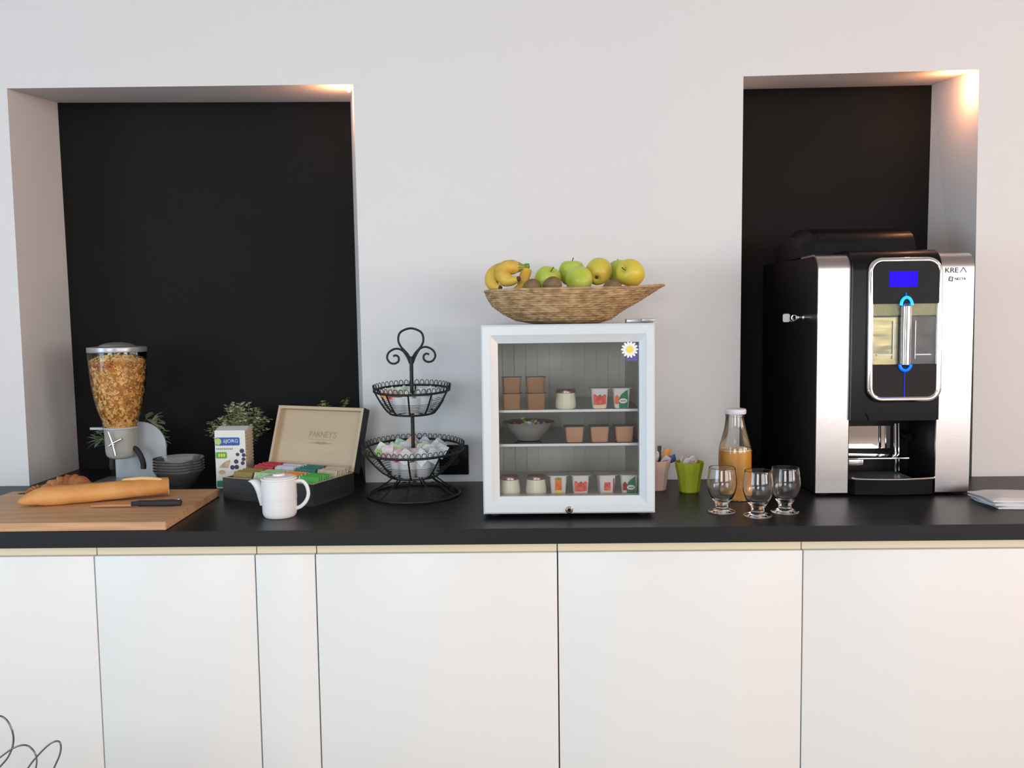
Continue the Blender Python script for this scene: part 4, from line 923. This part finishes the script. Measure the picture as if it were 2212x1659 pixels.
bm = BM(); prism(bm, [(.002, -.010), (.002, .010), (-.075, .011), (-.112, .004), (-.105, -.006), (-.02, -.0105)], .003, .0045, 'Z'); obj('blade', bm, M['chrome'], kn, 0)
bm = BM(); tube(bm, [Vector((.124+.003*math.cos(a), .003*math.sin(a), .0172)) for a in [2*PI*k/12 for k in range(12)]], .0008, 5, True); obj('hanging_ring', bm, M['chrome'], kn)

# ================================================================== WIRE STAND
SX, SY = -.3345, -.195
st = thing('two_tier_stand', 'dark wire two-tier stand with scroll handle between the tea box and fridge', 'stand', (SX, SY, Z0))
def circ(r, z, n=48, tl=0): return [Vector((r*math.cos(2*PI*k/n), r*math.sin(2*PI*k/n), z+tl*r*math.sin(2*PI*k/n))) for k in range(n)]
TL = .06
bm = BM(); tube(bm, circ(.133, .004), .0038, 8, True); tube(bm, circ(.045, .062), .0025, 8, True)
for k in range(10):
    a = 2*PI*k/10+.26; ca, sa = math.cos(a), math.sin(a); tube(bm, [(.133*ca, .133*sa, .004), (.088*ca, .088*sa, .032), (.050*ca, .050*sa, .062)], .0022, 6)
for k in range(12):
    a = 2*PI*(k+.5)/12+.26
    for s in (-1, 1):
        pts = []
        for j in range(15):
            th = j*.42; rr = .012*(1-j/20); b = a+s*(.10); pts.append(((.112+rr*math.cos(th)*.6)*math.cos(b+s*rr*math.sin(th)*7), (.112+rr*math.cos(th)*.6)*math.sin(b+s*rr*math.sin(th)*7), .017-rr*.25*math.cos(th)))
        tube(bm, pts, .0011, 5)
obj('foot_ring', bm, M['wire'], st, 60)
bm = BM(); tube(bm, [(0, 0, .055), (0, 0, .395)], .0055, 12); lathe(bm, [(0, .385), (.008, .386), (.0085, .40), (.006, .405), (0, .406)], 16); obj('pole', bm, M['wire'], st)
bm = BM(); pts = catmull([(.002, 0, .395), (.010, 0, .412), (.030, 0, .435), (.0365, 0, .455), (.029, 0, .476), (0, 0, .4865), (-.029, 0, .476), (-.0365, 0, .455), (-.030, 0, .435), (-.010, 0, .412), (-.002, 0, .395)], 5); tube(bm, pts, .0032, 8); obj('handle_loop', bm, M['wire'], st, 60)
for s in (-1, 1):
    bm = BM(); dz = .004 if s > 0 else 0
    pts = catmull([(s*.004, 0, .385), (s*.012, 0, .405), (s*.026, 0, .423+dz), (s*.045, 0, .428+dz), (s*.064, 0, .418+dz), (s*.070, 0, .402+dz), (s*.062, 0, .388+dz), (s*.048, 0, .385+dz), (s*.037, 0, .392+dz), (s*.037, 0, .404+dz), (s*.045, 0, .409+dz), (s*.052, 0, .406+dz)], 5); tube(bm, pts, .0031, 8); obj('scroll', bm, M['wire'], st, 60)
def wire_basket(name, rt_, rb, zr, zb_, nl, nrib):
    bm = BM(); tube(bm, circ(rt_, zr, 60, TL), .0035, 8, True); tube(bm, circ(rb, zb_, 48, TL), .0030, 8, True)
    def prf(t): return rb+(rt_-rb)*(t**.75 if t > 0 else 0), zb_+(zr-zb_)*t
    for k in range(nrib):
        a = 2*PI*k/nrib+.35; ca, sa = math.cos(a), math.sin(a)
        c = [(prf(t)[0]*ca, prf(t)[0]*sa, prf(t)[1]+TL*prf(t)[0]*sa) for t in (0, .12, .3, .5, .75, 1)]; tube(bm, c, .0026, 6)
    for k in range(4):
        a = PI*k/4; tube(bm, [(rb*math.cos(a), rb*math.sin(a), zb_+TL*rb*math.sin(a)), (0, 0, zb_), (-rb*math.cos(a), -rb*math.sin(a), zb_-TL*rb*math.sin(a))], .0016, 5)
    b = obj(name, bm, M['wire'], st, 60)
    bm = BM()
    for k in range(7): r, z = prf(.06+.075*k); tube(bm, circ(r, z, 48, TL), .0009, 4, True)
    obj('fine_wires', bm, M['wire'], b, 60)
    bm = BM()
    for k in range(nl):
        a0 = 2*PI*k/nl; w_ = 2*PI/nl*.36; c = []
        for j in range(9):
            th = PI*j/8; aa = a0-w_*math.cos(th)*(1+.35*math.sin(th)); hh = .0155*math.sin(th)**.75; rr = rt_+.001+hh*.18
            c.append((rr*math.cos(aa), rr*math.sin(aa), zr+hh+TL*rr*math.sin(aa)))
        tube(bm, c, .0011, 5)
    obj('looped_edge', bm, M['wire'], b, 60)
wire_basket('upper_basket', .109, .066, .308, .243, 44, 10)
wire_basket('lower_basket', .146, .075, .136, .062, 56, 10)
def little_pot(label, group, x, y, z, s=1):
    bm = BM(); lathe(bm, [(0, 0), (.021*s, 0), (.0225*s, .002), (.0285*s, .047*s), (.0292*s, .048*s), (.0280*s, .0485*s), (.0215*s, .004), (0, .004)], 32); o = obj('white_tub', bm, M['ceramic'], None, 30, loc=(SX+x, SY+y, z)); return tag(o, label, 'tub', group)
LZ, UZ = Z0+.0655, Z0+.2465
low = [(-.050, -.020, 'second tub'), (-.012, -.062, 'front tub under the paler packets'), (.042, -.050, 'front tub nearest the fridge'), (.058, .020, 'tub at the socket side'), (-.040, .050, 'rear tub'), (.012, .065, 'rearmost tub')]
ll = ['tub at the tea-box side', 'frontmost tub', 'front tub nearest the fridge', 'tub on the fridge side', 'rear tub nearest the tea box', 'rearmost tub']
for (x, y, _), l in zip(low, ll): little_pot('small white %s in the lower wire basket' % l, 'white tubs in the lower wire basket', x*.8, y*.85, LZ+TL*y, .95)
for (x, y), l in zip(((-.036, -.022), (.004, -.040), (.040, -.016), (-.006, .036)), ('tub nearest the tea box', 'front tub', 'tub nearest the fridge', 'rear tub')): little_pot('small white %s in the upper wire basket' % l, 'white tubs in the upper wire basket', x*.85, y*.8, UZ+TL*y, .92)
for n in ('lime', 'rose', 'orange', 'red', 'mint', 'green'):
    M['p_'+n] = mat(n+'_printed_packet', (.80, .82, .84), .4, var=(tuple(M['s_'+n].node_tree.nodes['Principled BSDF'].inputs['Base Color'].default_value[:3]), 38))
def pm(c): return M['p_'+c[2:]] if 'p_'+c[2:] in M else M[c]
cols = ['s_lime', 's_white', 's_rose', 's_white', 's_lime', 's_white', 's_orange', 's_red', 's_white', 's_mint', 's_white', 's_lilac', 's_rose', 's_white', 's_green', 's_white', 's_white', 's_lime', 's_white', 's_red']
nmz = dict(lime='lime green', white='white', rose='pinkish', orange='orange', red='red', mint='pale green', lilac='pale lilac', green='green')
for k, c in enumerate(cols):
    a = k*2.39996; r = .015+.082*math.sqrt((k+.5)/20)
    if abs(r*math.cos(a)) < .012 and abs(r*math.sin(a)) < .012: continue
    nm = nmz[c[2:]]
    sachet('snack_packet', ('%s packet heaped in the lower wire basket' if 'p_'+c[2:] not in M else 'white packet with %s print heaped in the lower wire basket') % nm, 'packet', nm+' packets in the lower wire basket', pm(c), (SX+r*math.cos(a), SY+r*math.sin(a), Z0+.125+TL*r*math.sin(a)+random.uniform(0, .010)),
           (random.uniform(-.7, .3), random.uniform(-.9, .9), random.uniform(-.5, .5)), .038, .042, .003)
for k, c in enumerate(['s_orange', 's_lime', 's_red', 's_lime', 's_white', 's_white', 's_green', 's_white', 's_white', 's_white']):
    x = (-.072, -.060, -.052, -.040, .020, .048, -.03, .065, .030, -.010)[k]; y = (-.012, .010, -.030, .010, .010, .020, .045, -.010, -.035, -.040)[k]; nm = nmz[c[2:]]
    sachet('snack_packet', ('%s packet in the upper wire basket' if 'p_'+c[2:] not in M else 'white packet with %s print in the upper wire basket') % nm, 'packet', nm+' packets in the upper wire basket', pm(c), (SX+x, SY+y, Z0+.298+TL*y), (random.uniform(-.6, .2), random.uniform(-.9, .9), random.uniform(-.5, .5)), .028, .030, .003)

# ================================================================== NAPKIN
bm = BM(); n = 26
nx0, nx1, ny0, ny1 = 1.213, 1.46, -.455, -.315
for lay, (z0, jx) in enumerate(((.0, .004), (.0075, -.004), (.0155, .0))):
    top = {}; bot = {}
    for i in range(n+1):
        for j in range(n+1):
            u, v = i/n, j/n; edge = min(u*8, 1)*min(v*9, 1)*min((1-v)*9, 1); x = nx0+jx+(nx1-nx0)*u+.004*math.sin(v*7+lay*2)*(1-u); y = ny0+(ny1-ny0)*v-.02*u+.006*lay*(1-v)
            h = z0+.0075+.004*edge*(1+.6*math.sin(u*9+lay)*math.cos(v*5))-(1-edge)*.003
            top[i, j] = bm.verts.new((x, y, Z0+h)); bot[i, j] = bm.verts.new((x, y, Z0+.001+z0))
    for i in range(n):
        for j in range(n): bm.faces.new((top[i, j], top[i+1, j], top[i+1, j+1], top[i, j+1])); bm.faces.new((bot[i, j], bot[i, j+1], bot[i+1, j+1], bot[i+1, j]))
    for i in range(n):
        for a, b in (((i, 0), (i+1, 0)), ((i+1, n), (i, n)), ((0, i+1), (0, i)), ((n, i), (n, i+1))): bm.faces.new((top[a], bot[a], bot[b], top[b]))
tag(obj('folded_napkin', bm, M['paperwhite'], None, 50), 'folded white napkin lying at the right edge of the worktop', 'napkin')

# ================================================================== WIRE CHAIR
YC = -1.2
wc = thing('wire_chair', 'chair with a curled thin metal wire back in the bottom left corner', 'chair', (-1.12, YC-.2, 0))
o_ = Vector((-1.12, YC-.2, 0))
def wpath(pl): return catmull([at(x, y, YC)-o_ for x, y in pl], 6)
crv = [[(-120, 1700), (-90, 1600), (-40, 1552), (-5, 1546), (13, 1554), (24, 1572), (29, 1592), (27, 1613), (17, 1636), (0, 1656), (-30, 1685)],
       [(-70, 1700), (-35, 1660), (0, 1636), (25, 1618), (46, 1610), (62, 1612), (75, 1626), (79, 1645), (74, 1672), (60, 1712)],
       [(30, 1712), (60, 1660), (80, 1634), (105, 1609), (123, 1601), (131, 1608), (129, 1630), (116, 1660), (92, 1712)]]
for pl in crv:
    bm = BM(); tube(bm, wpath(pl), .0016, 8); obj('back_curl', bm, M['grey_metal'], wc, 60)
bm = BM()
for s in (-1, 1):
    x = .27*s; tube(bm, [(x, .2, 0), (x, .2, .565)], .008, 10); tube(bm, [(x, -.2, 0), (x, -.2, .44)], .008, 10)
obj('legs', bm, M['chrome'], wc)
bm = BM(); box(bm, -.28, .28, -.21, .19, .44, .455, .006); obj('seat', bm, M['chrome'], wc)
bm = BM(); tube(bm, [(-.27, .2, .56), (.27, .2, .56)], .006, 8); obj('back_rail', bm, M['chrome'], wc)
